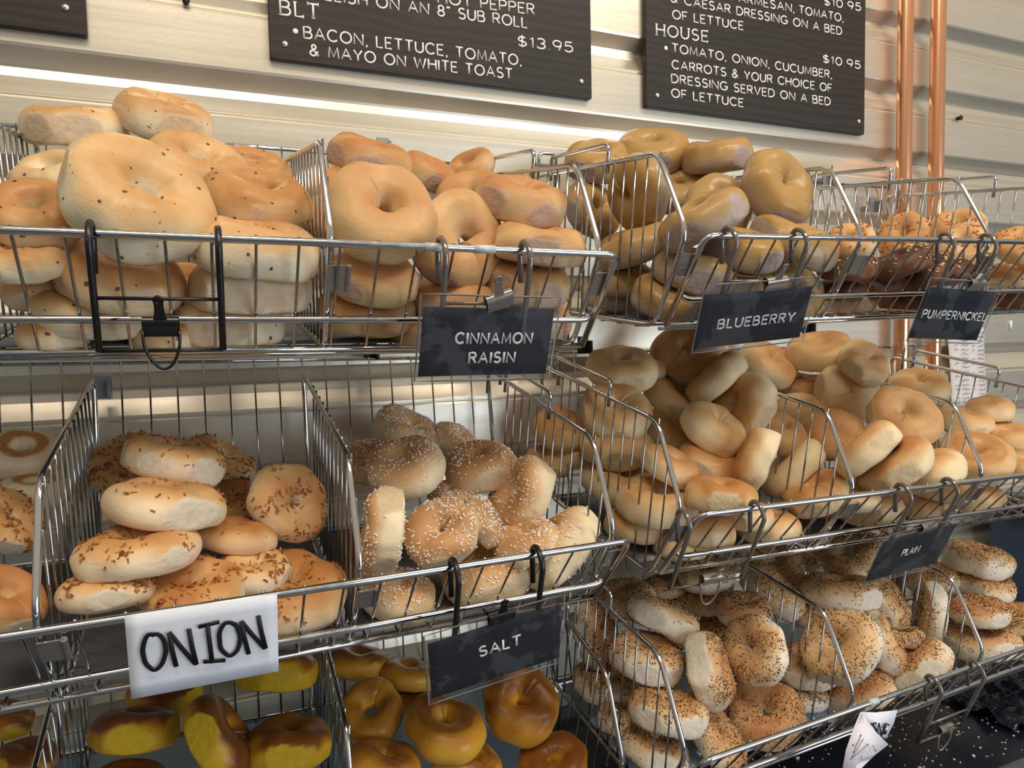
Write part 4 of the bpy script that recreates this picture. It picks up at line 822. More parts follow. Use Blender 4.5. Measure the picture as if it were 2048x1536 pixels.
BAGELS = [
('C', [-0.1392, -0.1694, 0.2643], [-0.035, -0.292, 0.956], 0.1203, [0.197, -0.94, -0.28], 'cranberry-flecked bagel lying flat at the top left of its pile against the wall'),
('C', [-0.0368, -0.1711, 0.2849], [0.12, -0.423, 0.898], 0.1252, [0.373, -0.819, -0.436], 'cranberry-flecked bagel at the back top, touching the leftmost top bagel end to end'),
('C', [-0.0548, -0.432, 0.1307], [0.379, -0.684, 0.623], 0.1419, None, 'large pale cranberry-flecked bagel facing out above the empty black hanger'),
('C', [-0.1474, -0.3901, 0.1207], [-0.093, -0.678, 0.73], 0.0911, None, 'cranberry-flecked bagel with a creased hole at the left edge, beside the large front one'),
('C', [-0.1545, -0.2471, 0.1874], [-0.257, -0.526, 0.811], 0.0891, None, 'pale cranberry-flecked bagel half hidden behind the creased left one, upper left'),
('C', [-0.0026, -0.2334, 0.2109], [0.248, -0.591, 0.768], 0.1234, None, 'cranberry-flecked bagel leaning behind the large pale front one, upper right of it'),
('C', [0.0674, -0.1646, 0.2282], [0.157, -0.551, 0.819], 0.1077, None, 'small-looking golden cranberry-flecked bagel at the back right by the wire divider'),
('C', [0.0618, -0.3436, 0.1544], [0.055, -0.537, 0.842], 0.1172, None, 'deep golden cranberry-flecked bagel on top of the right-hand stack'),
('C', [0.0547, -0.4115, 0.087], [0.083, -0.293, 0.953], 0.1323, None, 'pale cranberry-flecked bagel below the deep golden one, right of the black hanger'),
('C', [0.0465, -0.385, 0.0505], [0.056, -0.208, 0.977], 0.1274, [0.467, -0.859, -0.21], 'whitish cranberry-flecked bagel second from the floor in the right-hand stack'),
('C', [-0.0757, -0.3848, 0.0567], [0.183, -0.367, 0.912], 0.126, None, 'golden cranberry-flecked bagel behind the bars of the empty black hanger'),
('C', [-0.1068, -0.3671, 0.0223], [0.117, -0.189, 0.975], 0.1107, [0.191, -0.959, -0.209], 'cranberry-flecked bagel on the basket floor below the black hanger, left'),
('C', [-0.1545, -0.41, 0.0715], [-0.055, -0.368, 0.928], 0.0748, None, 'shaded cranberry-flecked bagel under the creased one at the left edge'),
('C', [-0.155, -0.3574, 0.054], [-0.325, -0.492, 0.808], 0.0704, None, 'brown cranberry-flecked bagel low at the left behind the front wires'),
('C', [0.0219, -0.3565, 0.0127], [0.048, -0.123, 0.991], 0.1234, [-0.181, -0.977, -0.112], 'pale cranberry-flecked bagel on the basket floor, right of the binder clip'),
('C', [-0.0337, -0.3652, 0.0004], [0.02, -0.196, 0.98], 0.0875, None, 'shaded cranberry-flecked bagel on the floor directly behind the binder clip'),
('C', [-0.0127, -0.2978, 0.0546], [0.164, -0.396, 0.903], 0.0958, None, 'dark shaded cranberry-flecked bagel in the gap between the two lower stacks'),
('C', [-0.142, -0.3745, 0.0021], [-0.038, -0.2, 0.979], 0.0695, None, 'cranberry-flecked bagel at the back of the basket floor, lower left'),
('R', [0.2298, -0.175, 0.2512], [0.127, -0.429, 0.894], 0.1185, [-0.163, -0.898, -0.408], 'cinnamon raisin bagel with a torn pale patch, top left beside the divider'),
('R', [0.1835, -0.4348, 0.1296], [0.059, -0.813, 0.58], 0.1277, None, 'large cinnamon raisin bagel facing out with an open fold in its hole'),
('R', [0.2811, -0.4066, 0.1059], [0.13, -0.975, 0.178], 0.1206, None, 'glossy cinnamon raisin bagel with a dark open hole above the cinnamon raisin card'),
('R', [0.368, -0.3938, 0.1581], [0.079, -0.417, 0.905], 0.1209, [-0.9, -0.421, -0.115], 'cinnamon raisin bagel with a round torn patch, topmost on the right'),
('R', [0.3689, -0.4396, 0.0996], [0.064, -0.322, 0.945], 0.1127, [-0.277, -0.915, -0.293], 'cinnamon raisin bagel under the torn-patch one, right behind the front rail'),
('R', [0.3188, -0.1675, 0.2403], [0.349, -0.518, 0.781], 0.0924, None, 'cinnamon raisin bagel standing end-on at the back, middle of the top'),
('R', [0.3864, -0.1642, 0.252], [-0.613, -0.326, 0.72], 0.0851, None, 'deep golden cinnamon raisin bagel at the back, right of the end-on one'),
('R', [0.3693, -0.2229, 0.1956], [-0.222, -0.621, 0.752], 0.112, None, 'cinnamon raisin bagel tucked behind the glossy one with the dark hole'),
('R', [0.187, -0.2134, 0.1911], [-0.128, -0.579, 0.805], 0.1074, None, 'cinnamon raisin bagel squeezed behind the large facing one at the upper left'),
('R', [0.1561, -0.2784, 0.1465], [-0.264, -0.664, 0.699], 0.0936, None, 'cinnamon raisin bagel pressed against the left wire divider'),
('R', [0.1779, -0.4071, 0.0606], [0.051, -0.409, 0.911], 0.1078, [-0.743, -0.625, -0.239], 'cinnamon raisin bagel with a grey torn patch below the large facing one'),
('R', [0.174, -0.3716, 0.0229], [0.058, -0.218, 0.974], 0.1174, None, 'orange cinnamon raisin bagel on the basket floor left of its card'),
('R', [0.279, -0.3833, 0.0372], [-0.035, -0.263, 0.964], 0.105, None, 'orange cinnamon raisin bagel peeking out just above its card'),
('R', [0.3674, -0.4081, 0.0598], [0.032, -0.384, 0.923], 0.1148, [0.301, -0.877, -0.375], 'wrinkled cinnamon raisin bagel low on the right, behind the hanger'),
('R', [0.3916, -0.3818, 0.013], [-0.027, -0.301, 0.953], 0.0967, None, 'cinnamon raisin bagel at the lower right, mostly behind the card'),
('R', [0.253, -0.3645, -0.002], [0.043, -0.23, 0.972], 0.0988, None, 'cinnamon raisin bagel on the floor at the left edge of the card'),
('U', [0.7934, -0.3829, 0.2065], [0.167, -0.919, 0.356], 0.1241, None, 'shiny blueberry bagel tilted on top at the right, nearest the copper pipes'),
('U', [0.793, -0.2485, 0.2817], [-0.224, -0.217, 0.95], 0.1261, [0.21, -0.963, -0.17], 'greyish blueberry bagel lying flat at the top, left of the shiny tilted one'),
('U', [0.7127, -0.1772, 0.3021], [-0.195, -0.538, 0.82], 0.1243, None, 'blueberry bagel at the top back, left of the greyish flat one'),
('U', [0.6079, -0.1759, 0.2766], [-0.222, -0.474, 0.852], 0.1115, None, 'blueberry bagel at the upper left back, under the basket handle bar'),
('U', [0.6058, -0.2967, 0.2041], [-0.979, -0.007, -0.205], 0.1191, None, 'creased blueberry bagel facing left against the side wires'),
('U', [0.7409, -0.2208, 0.2295], [-0.347, -0.565, 0.749], 0.1072, None, 'mauve blueberry bagel in the middle gap behind the side panel corner'),
('U', [0.728, -0.3298, 0.1809], [-0.199, -0.865, 0.462], 0.1128, None, 'cracked blueberry bagel behind the long diagonal one'),
('U', [0.6184, -0.4329, 0.1408], [-0.462, 0.08, 0.883], 0.1231, [0.177, -0.968, 0.18], 'long-looking blueberry bagel lying diagonally, seen from its side'),
('U', [0.5978, -0.2937, 0.1222], [-0.343, -0.04, 0.938], 0.1254, None, 'blueberry bagel edge-on behind the side wires, left of the diagonal one'),
('U', [0.7916, -0.4199, 0.1186], [0.137, -0.477, 0.868], 0.1258, [-0.98, 0.064, 0.19], 'blueberry bagel sloping down to the right under the shiny tilted one'),
('U', [0.6932, -0.4213, 0.1047], [0.049, -0.412, 0.91], 0.1137, [-0.972, -0.231, -0.052], 'pinkish blueberry bagel under the left end of the front rail'),
('U', [0.6286, -0.3981, 0.0767], [0.015, -0.382, 0.924], 0.1201, [-0.455, -0.825, -0.334], 'pale blueberry bagel with a purple torn patch behind the corner clip'),
('U', [0.6022, -0.3774, 0.0433], [-0.039, -0.444, 0.895], 0.1117, None, 'golden blueberry bagel on the basket floor at the corner'),
('U', [0.6152, -0.2511, 0.0402], [0.005, -0.356, 0.934], 0.088, None, 'small pale blueberry bagel left of the golden one on the floor'),
('U', [0.5871, -0.192, 0.196], [0.178, -0.92, 0.35], 0.1004, None, 'blueberry bagel standing at the far left behind the side wires'),
('U', [0.8251, -0.3724, 0.0507], [-0.036, -0.899, 0.436], 0.1187, None, 'pale blueberry bagel behind the right edge of the blueberry card'),
('U', [0.5901, -0.2773, 0.0768], [-0.077, -0.347, 0.935], 0.0987, None, 'shaded blueberry bagel low behind the side wires'),
('U', [0.7178, -0.3871, 0.057], [-0.053, -0.375, 0.926], 0.1065, None, 'shaded blueberry bagel directly behind the blueberry card'),
('U', [0.5838, -0.2532, 0.0532], [-0.062, -0.321, 0.945], 0.0932, None, 'shaded blueberry bagel at the left back corner of the floor'),
('F', [0.9107, -0.4126, 0.1253], [-0.592, -0.422, 0.686], 0.0711, None, 'cream flaked bagel at the left, just right of the sloping divider'),
('F', [1.1742, -0.2987, 0.1589], [-0.711, -0.412, 0.57], 0.0991, None, 'cream flaked bagel in the middle in front of the left copper pipe'),
('F', [1.2219, -0.3646, 0.1672], [-0.528, -0.291, 0.798], 0.0928, None, 'cream flaked bagel topmost of its basket, below the right copper pipe'),
('F', [1.1766, -0.4095, 0.1245], [-0.569, -0.472, 0.674], 0.0903, None, 'cream flaked bagel in front of the topmost flaked one'),
('P', [0.9039, -0.4116, 0.0858], [-0.125, -0.237, 0.963], 0.0859, None, 'dark pumpernickel bagel at the left above two paler ones'),
('P', [1.0144, -0.4178, 0.0933], [-0.428, 0.003, 0.904], 0.0891, None, 'dark pumpernickel bagel leaning in the middle of its basket'),
('P', [1.0899, -0.4039, 0.0824], [-0.46, -0.048, 0.887], 0.0903, None, 'flake-topped dark pumpernickel bagel left of the pumpernickel card hook'),
('P', [1.1316, -0.4065, 0.0846], [-0.343, -0.22, 0.913], 0.0828, None, 'dark pumpernickel bagel behind the hooks of the pumpernickel card'),
('P', [0.9198, -0.3864, 0.0534], [-0.112, -0.21, 0.971], 0.0767, None, 'brown pumpernickel bagel on the floor at the left'),
('P', [1.0016, -0.3799, 0.0601], [-0.139, -0.179, 0.974], 0.0802, None, 'brown pumpernickel bagel on the floor in the middle'),
('F', [0.9766, -0.3567, 0.0382], [-0.103, -0.142, 0.984], 0.0785, None, 'pale bagel lowest of all under the brown pumpernickel ones'),
('P', [1.0923, -0.3682, 0.0413], [-0.137, -0.16, 0.978], 0.0828, None, 'dark pumpernickel bagel on the floor left of the pumpernickel card'),
('F', [1.2982, -0.4263, 0.132], [-0.588, -0.279, 0.759], 0.0875, None, 'cream flaked bagel at the right picture edge, upper'),
('F', [1.3424, -0.3954, 0.0877], [-0.392, -0.125, 0.911], 0.0913, None, 'cream flaked bagel at the right picture edge, lower'),
('P', [1.3981, -0.3594, 0.0484], [-0.179, -0.165, 0.97], 0.0953, None, 'dark pumpernickel bagel at the right picture edge, lowest of three'),
('N0', [-0.2125, -0.192, -0.1402], [0.115, -0.455, 0.883], 0.0847, None, 'upside-down bagel with a toasted brown ring at the far left'),
('O', [-0.2032, -0.3329, -0.1892], [0.641, -0.391, 0.66], 0.0815, None, 'bagel with scorched flakes cut by the left picture edge, middle'),
('N0', [-0.1808, -0.4602, -0.2346], [0.616, -0.328, 0.716], 0.0733, None, 'orange topped bagel cut by the left picture edge, lowest'),
('N0', [-0.1921, -0.2427, -0.1776], [0.163, -0.154, 0.975], 0.0748, None, 'pale bagel beneath the upside-down one at the far left'),
('O', [-0.0954, -0.1906, -0.1621], [-0.123, -0.573, 0.81], 0.1013, None, 'onion bagel at the back left corner, leaning on the divider'),
('O', [-0.0405, -0.3168, -0.1438], [0.266, 0.022, 0.964], 0.116, [0.64, -0.752, -0.159], 'onion bagel with a big pale oval patch, topmost of the front stack'),
('O', [0.0078, -0.1811, -0.1695], [0.461, -0.252, 0.851], 0.1019, None, 'onion bagel at the back behind the topmost one, sloping right'),
('O', [-0.0484, -0.3891, -0.1776], [0.222, 0.038, 0.974], 0.1191, [0.538, -0.838, -0.09], 'onion bagel second from the top of the front stack'),
('O', [0.084, -0.3245, -0.2035], [0.468, -0.78, 0.415], 0.1014, [-0.38, -0.602, -0.702], 'onion bagel standing up and facing out at the right'),
('O', [-0.0733, -0.4323, -0.2143], [0.022, -0.062, 0.998], 0.1093, [0.534, -0.843, -0.064], 'onion bagel third from the top of the front stack, tilted to the front'),
('O', [-0.098, -0.4436, -0.2442], [0.088, 0.049, 0.995], 0.0865, [0.339, -0.941, 0.016], 'onion bagel at the bottom left of the basket, on the bare floor'),
('O', [0.0163, -0.3547, -0.227], [0.204, 0.033, 0.978], 0.0944, None, 'smooth golden onion bagel in the middle, left of the standing one'),
('O', [-0.0235, -0.4371, -0.2609], [-0.004, -0.298, 0.955], 0.0988, None, 'flake-covered onion bagel just above the handwritten onion sign'),
('O', [0.0748, -0.3896, -0.2909], [-0.0, -0.282, 0.959], 0.124, None, 'big orange onion bagel at the front right corner'),
('O', [0.0375, -0.3969, -0.259], [0.105, -0.206, 0.973], 0.0767, None, 'onion bagel wedged behind the big orange one'),
('O', [0.0168, -0.2547, -0.209], [0.085, -0.317, 0.945], 0.0855, None, 'shaded onion bagel deep in the middle gap'),
('S', [0.2724, -0.1657, -0.1518], [0.421, -0.426, 0.8], 0.1074, None, 'salt bagel at the very top of the salt pile, sloping right'),
('S', [0.2038, -0.2064, -0.1838], [-0.192, -0.51, 0.839], 0.0793, None, 'salt bagel at the back left by the divider'),
('S', [0.2376, -0.2872, -0.1825], [-0.262, -0.287, 0.921], 0.1109, None, 'salt bagel facing up with a salted rim, centre left of the pile'),
('S', [0.3459, -0.1733, -0.1699], [0.359, -0.443, 0.822], 0.0805, None, 'salt bagel at the back, right of the topmost one'),
('S', [0.3489, -0.2732, -0.1939], [-0.13, -0.2, 0.971], 0.1066, [0.041, -0.98, -0.196], 'salt bagel with a round bare end, centre of the pile'),
('S', [0.3894, -0.3354, -0.224], [-0.836, -0.059, 0.545], 0.1092, None, 'salt bagel leaning to the left at the right of the pile'),
('S', [0.1793, -0.4164, -0.2296], [-0.971, 0.185, 0.152], 0.0986, [-0.239, -0.771, -0.59], 'salt bagel standing on edge at the front left'),
('S', [0.2522, -0.3998, -0.243], [-0.268, -0.655, 0.706], 0.0913, None, 'golden salt bagel facing out, right of the one on edge'),
('S', [0.3177, -0.3675, -0.2476], [0.806, -0.413, 0.424], 0.0718, None, 'narrow salt bagel standing between the golden and the leaning one'),
('S', [0.3036, -0.2858, -0.2281], [-0.061, -0.299, 0.952], 0.0656, None, 'salt bagel mostly hidden under the two centre ones'),
('S', [0.3683, -0.3922, -0.2737], [-0.351, -0.08, 0.933], 0.0843, None, 'salt bagel lying behind the front right one'),
('S', [0.4237, -0.3805, -0.2943], [-0.673, 0.33, 0.661], 0.1255, None, 'heavily salted bagel tilted up at the front right corner'),
('S', [0.3221, -0.3616, -0.3193], [-0.101, -0.135, 0.986], 0.1173, [0.023, -0.991, -0.133], 'salt bagel behind the right hanger hook at the front'),
('S', [0.1994, -0.3768, -0.3211], [0.183, -0.195, 0.964], 0.0964, None, 'salt bagel low at the front below the one on edge'),
('L', [0.6541, -0.166, -0.0679], [-0.147, -0.405, 0.902], 0.1218, None, 'plain bagel topmost at the left back corner'),
('L', [0.7187, -0.1344, -0.0725], [-0.157, -0.259, 0.953], 0.0848, None, 'plain bagel behind the topmost left one, end showing'),
('L', [0.6104, -0.2142, -0.1341], [-0.199, -0.671, 0.714], 0.1145, [-0.376, -0.621, -0.688], 'plain bagel with a flat bottom patch, second in the left stack'),
('L', [0.6139, -0.2134, -0.1859], [-0.124, -0.354, 0.927], 0.1265, [-0.323, -0.869, -0.375], 'plain bagel with an oval pale patch, third in the left stack'),
('L', [0.8028, -0.1534, -0.0434], [-0.569, -0.612, 0.549], 0.1329, None, 'shaded plain bagel facing out just left of the blueberry card'),
('L', [0.8021, -0.2313, -0.0906], [-0.522, 0.366, 0.771], 0.1204, None, 'plain bagel lying diagonally under the blueberry card'),
('L', [0.7546, -0.1783, -0.1286], [0.336, -0.482, 0.809], 0.1153, None, 'plain bagel sloping right, beside the left stack'),
('L', [0.8216, -0.2754, -0.1326], [-0.904, -0.083, 0.419], 0.1199, [-0.038, -0.961, -0.272], 'plain bagel facing left with a large flat patch at its right'),
('L', [0.7364, -0.3041, -0.1629], [0.329, -0.578, 0.747], 0.1132, None, 'pinched plain bagel sloping right in the middle'),
('L', [0.7557, -0.3813, -0.2039], [-0.724, 0.559, 0.404], 0.1075, [-0.671, -0.435, -0.601], 'plain bagel standing nearly upright in the middle front'),
('L', [0.6308, -0.3344, -0.2072], [0.317, -0.361, 0.877], 0.0935, [-0.939, 0.013, 0.345], 'plain bagel with a flat patch at its upper end, left of the middle'),
('L', [0.709, -0.3225, -0.2099], [0.21, -0.413, 0.886], 0.0984, None, 'plain bagel behind the upright one, sloping right'),
('L', [0.7106, -0.2201, -0.1755], [0.241, -0.46, 0.854], 0.1021, None, 'plain bagel deep behind the side panel corner'),
('L', [0.6097, -0.3373, -0.2607], [-0.004, -0.247, 0.969], 0.1166, [0.099, -0.964, -0.246], 'plain bagel with a pale oval patch behind the side wires at the front'),
('L', [0.6589, -0.4148, -0.2405], [0.106, -0.076, 0.991], 0.1041, [-0.516, -0.857, -0.011], 'golden plain bagel resting right on the left front rail'),
('L', [0.611, -0.2293, -0.2496], [0.017, -0.264, 0.964], 0.1216, None, 'plain bagel beneath the left stack behind the side wires'),
('L', [0.6014, -0.2982, -0.3034], [0.063, -0.018, 0.998], 0.1081, None, 'plain bagel on the floor behind the side wires'),
('L', [0.6668, -0.3658, -0.3013], [0.104, -0.009, 0.994], 0.1003, None, 'orange plain bagel behind the front wires, left of the empty hanger hook'),
('L', [0.8027, -0.3558, -0.3172], [0.01, -0.014, 1.0], 0.0992, None, 'plain bagel behind the front wires, right of the empty hanger hook'),
('L', [0.636, -0.3559, -0.3244], [0.047, -0.009, 0.999], 0.0819, None, 'pale plain bagel at the front lower corner'),
('L', [0.5558, -0.124, -0.1683], [-0.197, -0.421, 0.886], 0.1004, None, 'shaded plain bagel at the far left, upper of three'),
('L', [0.5817, -0.1319, -0.2085], [-0.159, -0.317, 0.935], 0.0937, None, 'shaded plain bagel at the far left, middle of three'),
('L', [0.5311, -0.116, -0.2261], [-0.136, -0.316, 0.939], 0.0883, None, 'shaded plain bagel at the far left, lower of three'),
('L', [0.9942, -0.1498, -0.0724], [0.155, -0.619, 0.77], 0.1181, None, 'plain bagel sloping right below the right end of the blueberry card'),
('L', [1.0875, -0.1913, -0.049], [-0.267, -0.368, 0.891], 0.1201, None, 'creased plain bagel topmost of the whole middle row'),
('L', [1.1006, -0.2771, -0.0685], [0.033, -0.776, 0.629], 0.0969, None, 'plain bagel behind and right of the topmost creased one'),
('L', [1.0859, -0.2518, -0.1238], [-0.23, -0.937, 0.265], 0.1187, [-0.916, 0.3, 0.266], 'pale plain bagel facing out under the topmost creased one'),
('L', [1.0715, -0.153, -0.1175], [-0.018, -0.133, 0.991], 0.107, None, 'brown plain bagel lying flat left of the pale facing one'),
('L', [1.0733, -0.1337, -0.0643], [-0.212, -0.231, 0.95], 0.0726, None, 'plain bagel far back between two top ones'),
('L', [1.0063, -0.2242, -0.1593], [-0.197, -0.381, 0.903], 0.1001, None, 'plain bagel behind the top of the wire divider'),
('L', [0.9976, -0.3036, -0.1903], [-0.275, -0.676, 0.684], 0.1088, None, 'brown plain bagel behind the slanting end of the divider'),
('L', [0.9097, -0.2702, -0.1838], [-0.048, -0.611, 0.79], 0.0944, None, 'plain bagel behind the divider wires, right of the upright one'),
('L', [0.9581, -0.4056, -0.2012], [-0.425, 0.493, 0.759], 0.1149, [-0.268, -0.869, 0.415], 'pale plain bagel lying diagonally right of the divider'),
('L', [1.0074, -0.4186, -0.2266], [-0.516, 0.307, 0.799], 0.1228, [-0.852, -0.085, -0.517], 'orange plain bagel lying diagonally at the front, under the pale one'),
('L', [1.0886, -0.367, -0.1568], [-0.378, -0.748, 0.545], 0.1171, [-0.885, 0.465, 0.025], 'plain bagel facing out with a slit hole, right of the middle'),
('L', [1.3591, -0.1934, -0.13], [-0.268, -0.374, 0.888], 0.1173, None, 'plain bagel behind the slit-holed one, in front of the copper pipes'),
('L', [0.9136, -0.2955, -0.245], [-0.502, 0.445, 0.741], 0.1224, None, 'pale plain bagel lying diagonally behind the divider wires'),
('L', [0.9043, -0.3553, -0.2729], [-0.476, 0.023, 0.879], 0.1087, None, 'shiny orange plain bagel behind the front of the divider'),
('L', [1.0788, -0.4261, -0.2432], [-0.376, 0.252, 0.892], 0.1082, None, 'plain bagel rising to the right behind the right hanger hooks'),
('L', [1.1967, -0.4218, -0.2312], [-0.317, -0.462, 0.828], 0.1154, None, 'plain bagel with a browned ring around its hole, right front'),
('L', [1.3384, -0.3054, -0.1928], [0.062, -0.214, 0.975], 0.1052, [-0.203, -0.959, -0.198], 'plain bagel with a flat pale side below the handwritten list'),
('L', [1.4017, -0.3112, -0.1698], [-0.112, -0.124, 0.986], 0.0871, None, 'plain bagel at the back right under the handwritten list'),
('L', [1.2899, -0.3645, -0.2284], [0.04, -0.296, 0.954], 0.1059, None, 'plain bagel sloping right above the brown-ringed one'),
('L', [1.3957, -0.358, -0.2183], [-0.137, -0.21, 0.968], 0.0968, None, 'plain bagel at the right picture edge of the middle row, upper'),
('L', [1.3284, -0.4271, -0.2567], [-0.124, -0.173, 0.977], 0.085, None, 'plain bagel at the right picture edge of the middle row, lower'),
('L', [1.0236, -0.3567, -0.3129], [0.01, 0.009, 1.0], 0.1143, [-0.819, -0.573, 0.013], 'plain bagel with a pale patch low behind the front wires, middle'),
('L', [1.1593, -0.3589, -0.3227], [-0.047, -0.019, 0.999], 0.1005, None, 'plain bagel low behind the plain card hooks'),
('L', [1.2862, -0.3631, -0.3246], [-0.045, -0.008, 0.999], 0.0965, None, 'plain bagel low at the right behind the front wires'),
('L', [1.172, -0.3889, -0.2855], [-0.062, -0.038, 0.997], 0.1044, None, 'plain bagel under the brown-ringed one at the right'),
('L', [0.7367, -0.3744, -0.2851], [0.013, -0.03, 0.999], 0.0885, None, 'plain bagel in the shade under the golden rail bagel'),
('L', [0.9592, -0.3779, -0.2825], [-0.1, -0.106, 0.989], 0.0858, None, 'shaded plain bagel behind the low end of the divider'),
('K', [-0.2281, -0.2071, -0.5115], [0.284, 0.074, 0.956], 0.0713, None, 'dark yellow bagel cut by the bottom left picture corner'),
('K', [-0.0141, -1.1876, -0.0217], [0.41, -0.025, 0.912], 0.0024, None, 'very dark brown bagel in the shade left of the divider'),
('K', [-0.269, -0.1109, -0.4996], [0.281, 0.019, 0.96], 0.0701, None, 'very dark brown bagel in the shade at the left picture edge'),
('K', [-0.1089, -0.1952, -0.5124], [0.142, 0.286, 0.948], 0.1097, [-0.018, -0.956, 0.292], 'brown-topped yellow bagel with a broad torn front, leftmost of the front three'),
('K', [-0.0092, -0.25, -0.5185], [0.836, -0.094, 0.54], 0.1143, [-0.365, -0.832, 0.419], 'brown-topped yellow bagel tilted to the right, middle of the front three'),
('K', [0.0792, -0.2613, -0.5415], [0.095, 0.112, 0.989], 0.1089, [-0.193, -0.973, 0.129], 'brown-topped yellow bagel with a pinched hole, rightmost of the front three'),
('K', [0.0759, -0.1236, -0.5018], [0.175, 0.228, 0.958], 0.1207, [-0.097, -0.964, 0.247], 'yellow-sided bagel behind the lower right corner of the handwritten onion sign'),
('K', [-0.0784, -0.0988, -0.5122], [0.205, -0.063, 0.977], 0.0967, None, 'dark brown bagel under the handwritten onion sign'),
('K', [-0.109, -0.2638, -0.543], [0.252, 0.168, 0.953], 0.0876, None, 'brown-topped bagel at the bottom picture edge, left'),
('Y', [0.1999, -0.1022, -0.5226], [0.202, 0.122, 0.972], 0.1011, None, 'yellow egg bagel at the back left beside the divider'),
('Y', [0.2698, -0.144, -0.5383], [0.269, 0.053, 0.962], 0.0928, None, 'yellow egg bagel half behind the left end of the salt card'),
('Y', [0.1961, -0.2105, -0.5499], [-0.099, -0.583, 0.806], 0.0955, None, 'egg bagel facing up with a tiny hole, left of the dark one'),
('Y', [0.2859, -0.2787, -0.5587], [0.06, -0.219, 0.974], 0.1148, None, 'egg bagel with a dark toasted ring around its hole'),
('Y', [0.4119, -0.2628, -0.5635], [-0.124, -0.526, 0.841], 0.1199, None, 'twisted egg bagel below the right end of the salt card'),
('Y', [0.4364, -0.3184, -0.6313], [-0.14, -0.28, 0.95], 0.1075, None, 'egg bagel with an open hole at the bottom picture edge, right'),
('Y', [0.3115, -0.298, -0.6113], [0.417, -0.224, 0.881], 0.1, None, 'egg bagel between the dark-ringed one and the open-holed one'),
('Y', [0.1939, -0.2952, -0.5803], [0.26, -0.018, 0.966], 0.0963, None, 'egg bagel at the bottom picture edge below the tiny-holed one'),
('Y', [0.2706, -0.1602, -0.5678], [0.092, 0.03, 0.995], 0.0749, None, 'shaded egg bagel behind the dark-ringed one'),
('E', [0.6509, -0.178, -0.469], [-0.093, 0.066, 0.993], 0.107, [0.19, -0.978, 0.083], 'seeded bagel at the top left under the basket corner'),
('E', [0.652, -0.2845, -0.4645], [0.477, -0.044, 0.878], 0.1212, [0.047, -0.996, -0.076], 'seeded bagel with a white side, sloping right at the top left'),
('E', [0.6022, -0.3181, -0.5048], [0.155, -0.101, 0.983], 0.1184, [0.103, -0.988, -0.118], 'seeded bagel below the white-sided sloping one'),
('E', [0.5895, -0.3876, -0.5543], [0.201, 0.07, 0.977], 0.1141, [-0.059, -0.995, 0.084], 'seeded bagel third down in the left stack'),
('E', [0.577, -0.3708, -0.6162], [0.324, 0.023, 0.946], 0.1052, [-0.355, -0.923, 0.144], 'seeded bagel lowest in the left stack'),
('E', [0.6687, -0.3749, -0.5147], [0.69, -0.647, 0.324], 0.1188, [-0.403, 0.029, 0.915], 'seeded bagel standing on edge in the middle'),
('E', [0.7686, -0.3636, -0.5044], [-0.866, -0.196, 0.461], 0.1092, None, 'seeded bagel facing left with a bright white side'),
('E', [0.7841, -0.3695, -0.6106], [-0.413, -0.464, 0.784], 0.1196, None, 'seeded bagel facing out with an open hole, front and centre'),
('E', [0.6754, -0.383, -0.6118], [0.518, -0.523, 0.677], 0.1041, [-0.642, 0.286, 0.712], 'seeded bagel with a torn top at the front left rail'),
('E', [0.8973, -0.412, -0.5058], [-0.701, -0.233, 0.674], 0.1225, None, 'large seeded bagel facing out right behind the divider end'),
('E', [0.8976, -0.3422, -0.5707], [-0.084, -0.012, 0.996], 0.112, None, 'seeded bagel behind the divider wires, right of the centre'),
('E', [0.9699, -0.3824, -0.6121], [-0.164, 0.298, 0.94], 0.1135, None, 'golden seeded bagel low at the front, above the curled paper'),
('E', [1.0391, -0.3739, -0.5405], [0.555, -0.701, 0.447], 0.1123, [-0.51, 0.139, 0.849], 'seeded bagel standing on edge with a pale oval patch, right of the large one'),
('E', [1.0945, -0.4023, -0.5824], [-0.401, 0.575, 0.713], 0.1213, None, 'seeded bagel lying diagonally behind the front rail at the right'),
('E', [1.024, -0.2995, -0.4779], [0.021, 0.069, 0.997], 0.1282, [0.022, -0.997, 0.069], 'seeded bagel lying flat, left of the plain card'),
('E', [1.1057, -0.3305, -0.4996], [0.452, -0.723, 0.523], 0.0934, None, 'seeded bagel standing on edge below the plain card'),
('E', [0.9931, -0.1685, -0.466], [-0.263, -0.367, 0.892], 0.1175, None, 'seeded bagel facing up under the middle row basket, centre'),
('E', [0.9154, -0.2477, -0.4782], [0.409, -0.358, 0.84], 0.1218, [-0.138, -0.934, -0.331], 'seeded bagel with a bluish white underside behind the divider top'),
('E', [0.7984, -0.2053, -0.4389], [-0.112, -0.169, 0.979], 0.0967, None, 'seeded bagel behind the empty brown hanger'),
('E', [0.8008, -0.209, -0.4818], [-0.139, -0.066, 0.988], 0.0895, None, 'shaded seeded bagel below the empty brown hanger'),
('E', [1.1075, -0.1573, -0.4726], [0.005, -0.089, 0.996], 0.0806, None, 'white seeded bagel peeking out right under the front wires'),
('E', [1.0993, -0.2584, -0.4322], [-0.53, -0.206, 0.823], 0.1134, None, 'seeded bagel hidden behind the left edge of the plain card'),
('E', [0.803, -0.3027, -0.4719], [-0.056, -0.163, 0.985], 0.089, None, 'brown seeded bagel in the shade behind the white-sided facing one'),
('E', [0.7364, -0.1877, -0.4909], [-0.077, -0.016, 0.997], 0.0759, None, 'small pale seeded bagel behind the sloping white-sided one'),
('E', [0.7459, -0.162, -0.4651], [-0.045, 0.019, 0.999], 0.0812, None, 'brown seeded bagel under the corner of the basket above'),
('E', [0.5795, -0.1947, -0.5117], [0.579, -0.74, 0.342], 0.1032, None, 'seeded bagel standing on edge at the far left behind two panels'),
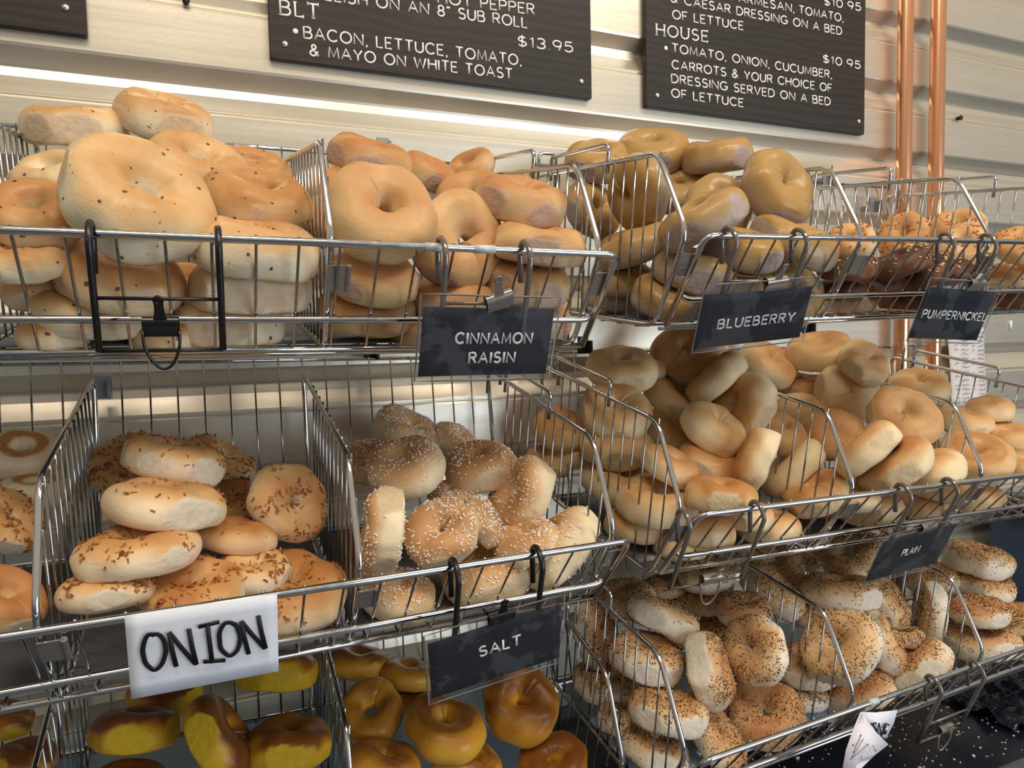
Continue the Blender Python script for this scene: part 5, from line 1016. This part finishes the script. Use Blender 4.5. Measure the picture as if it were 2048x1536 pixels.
('E', [0.5817, -0.2153, -0.5896], [0.198, -0.074, 0.977], 0.1058, None, 'seeded bagel at the far left, low behind the side wires'),
('E', [0.9862, -0.2891, -0.5169], [-0.021, 0.032, 0.999], 0.0947, None, 'seeded bagel in the shade above the large facing one'),
('E', [1.3157, -0.2608, -0.509], [-0.26, -0.028, 0.965], 0.0963, None, 'seeded bagel at the back right of the plain card'),
('E', [1.2006, -0.3433, -0.5262], [-0.813, 0.571, 0.116], 0.1031, [-0.097, -0.329, 0.939], 'seeded bagel on edge with a white side behind the right divider'),
('E', [1.3868, -0.3005, -0.4718], [0.108, -0.058, 0.992], 0.125, [-0.928, 0.353, 0.122], 'seeded bagel topmost of the right-hand stack'),
('E', [1.3844, -0.3155, -0.5161], [0.103, -0.1, 0.99], 0.1133, None, 'seeded bagel second in the right-hand stack'),
('E', [1.2978, -0.3656, -0.5353], [-0.025, -0.004, 1.0], 0.1016, [-0.162, -0.987, -0.008], 'golden seeded bagel third in the right-hand stack'),
('E', [1.312, -0.3652, -0.5994], [-0.026, 0.12, 0.992], 0.1273, [-0.236, -0.965, 0.111], 'seeded bagel lowest in the right-hand stack, at the rail'),
('E', [1.3835, -0.3903, -0.5569], [-0.193, 0.005, 0.981], 0.0911, None, 'seeded bagel at the right picture edge of the bottom row, upper'),
('E', [1.4409, -0.3526, -0.6353], [-0.063, 0.112, 0.992], 0.0876, None, 'seeded bagel at the right picture edge of the bottom row, lower'),
('E', [1.1111, -0.3588, -0.5541], [-0.035, 0.084, 0.996], 0.0682, None, 'shaded seeded bagel between the two standing ones at the right'),
('E', [0.7898, -0.2512, -0.5169], [-0.095, 0.01, 0.995], 0.0696, None, 'dark seeded bagel in the hollow of the middle'),
('E', [0.8831, -0.3449, -0.6194], [0.092, 0.184, 0.979], 0.0936, None, 'pale seeded bagel on the floor behind the low divider end'),
('E', [0.578, -0.2911, -0.6119], [0.198, 0.102, 0.975], 0.0967, None, 'seeded bagel behind the lower left stack')]
for i, (k, loc, ax, D, kd, lab) in enumerate(BAGELS): make_bagel(i, k, loc, ax, D, kd, lab)
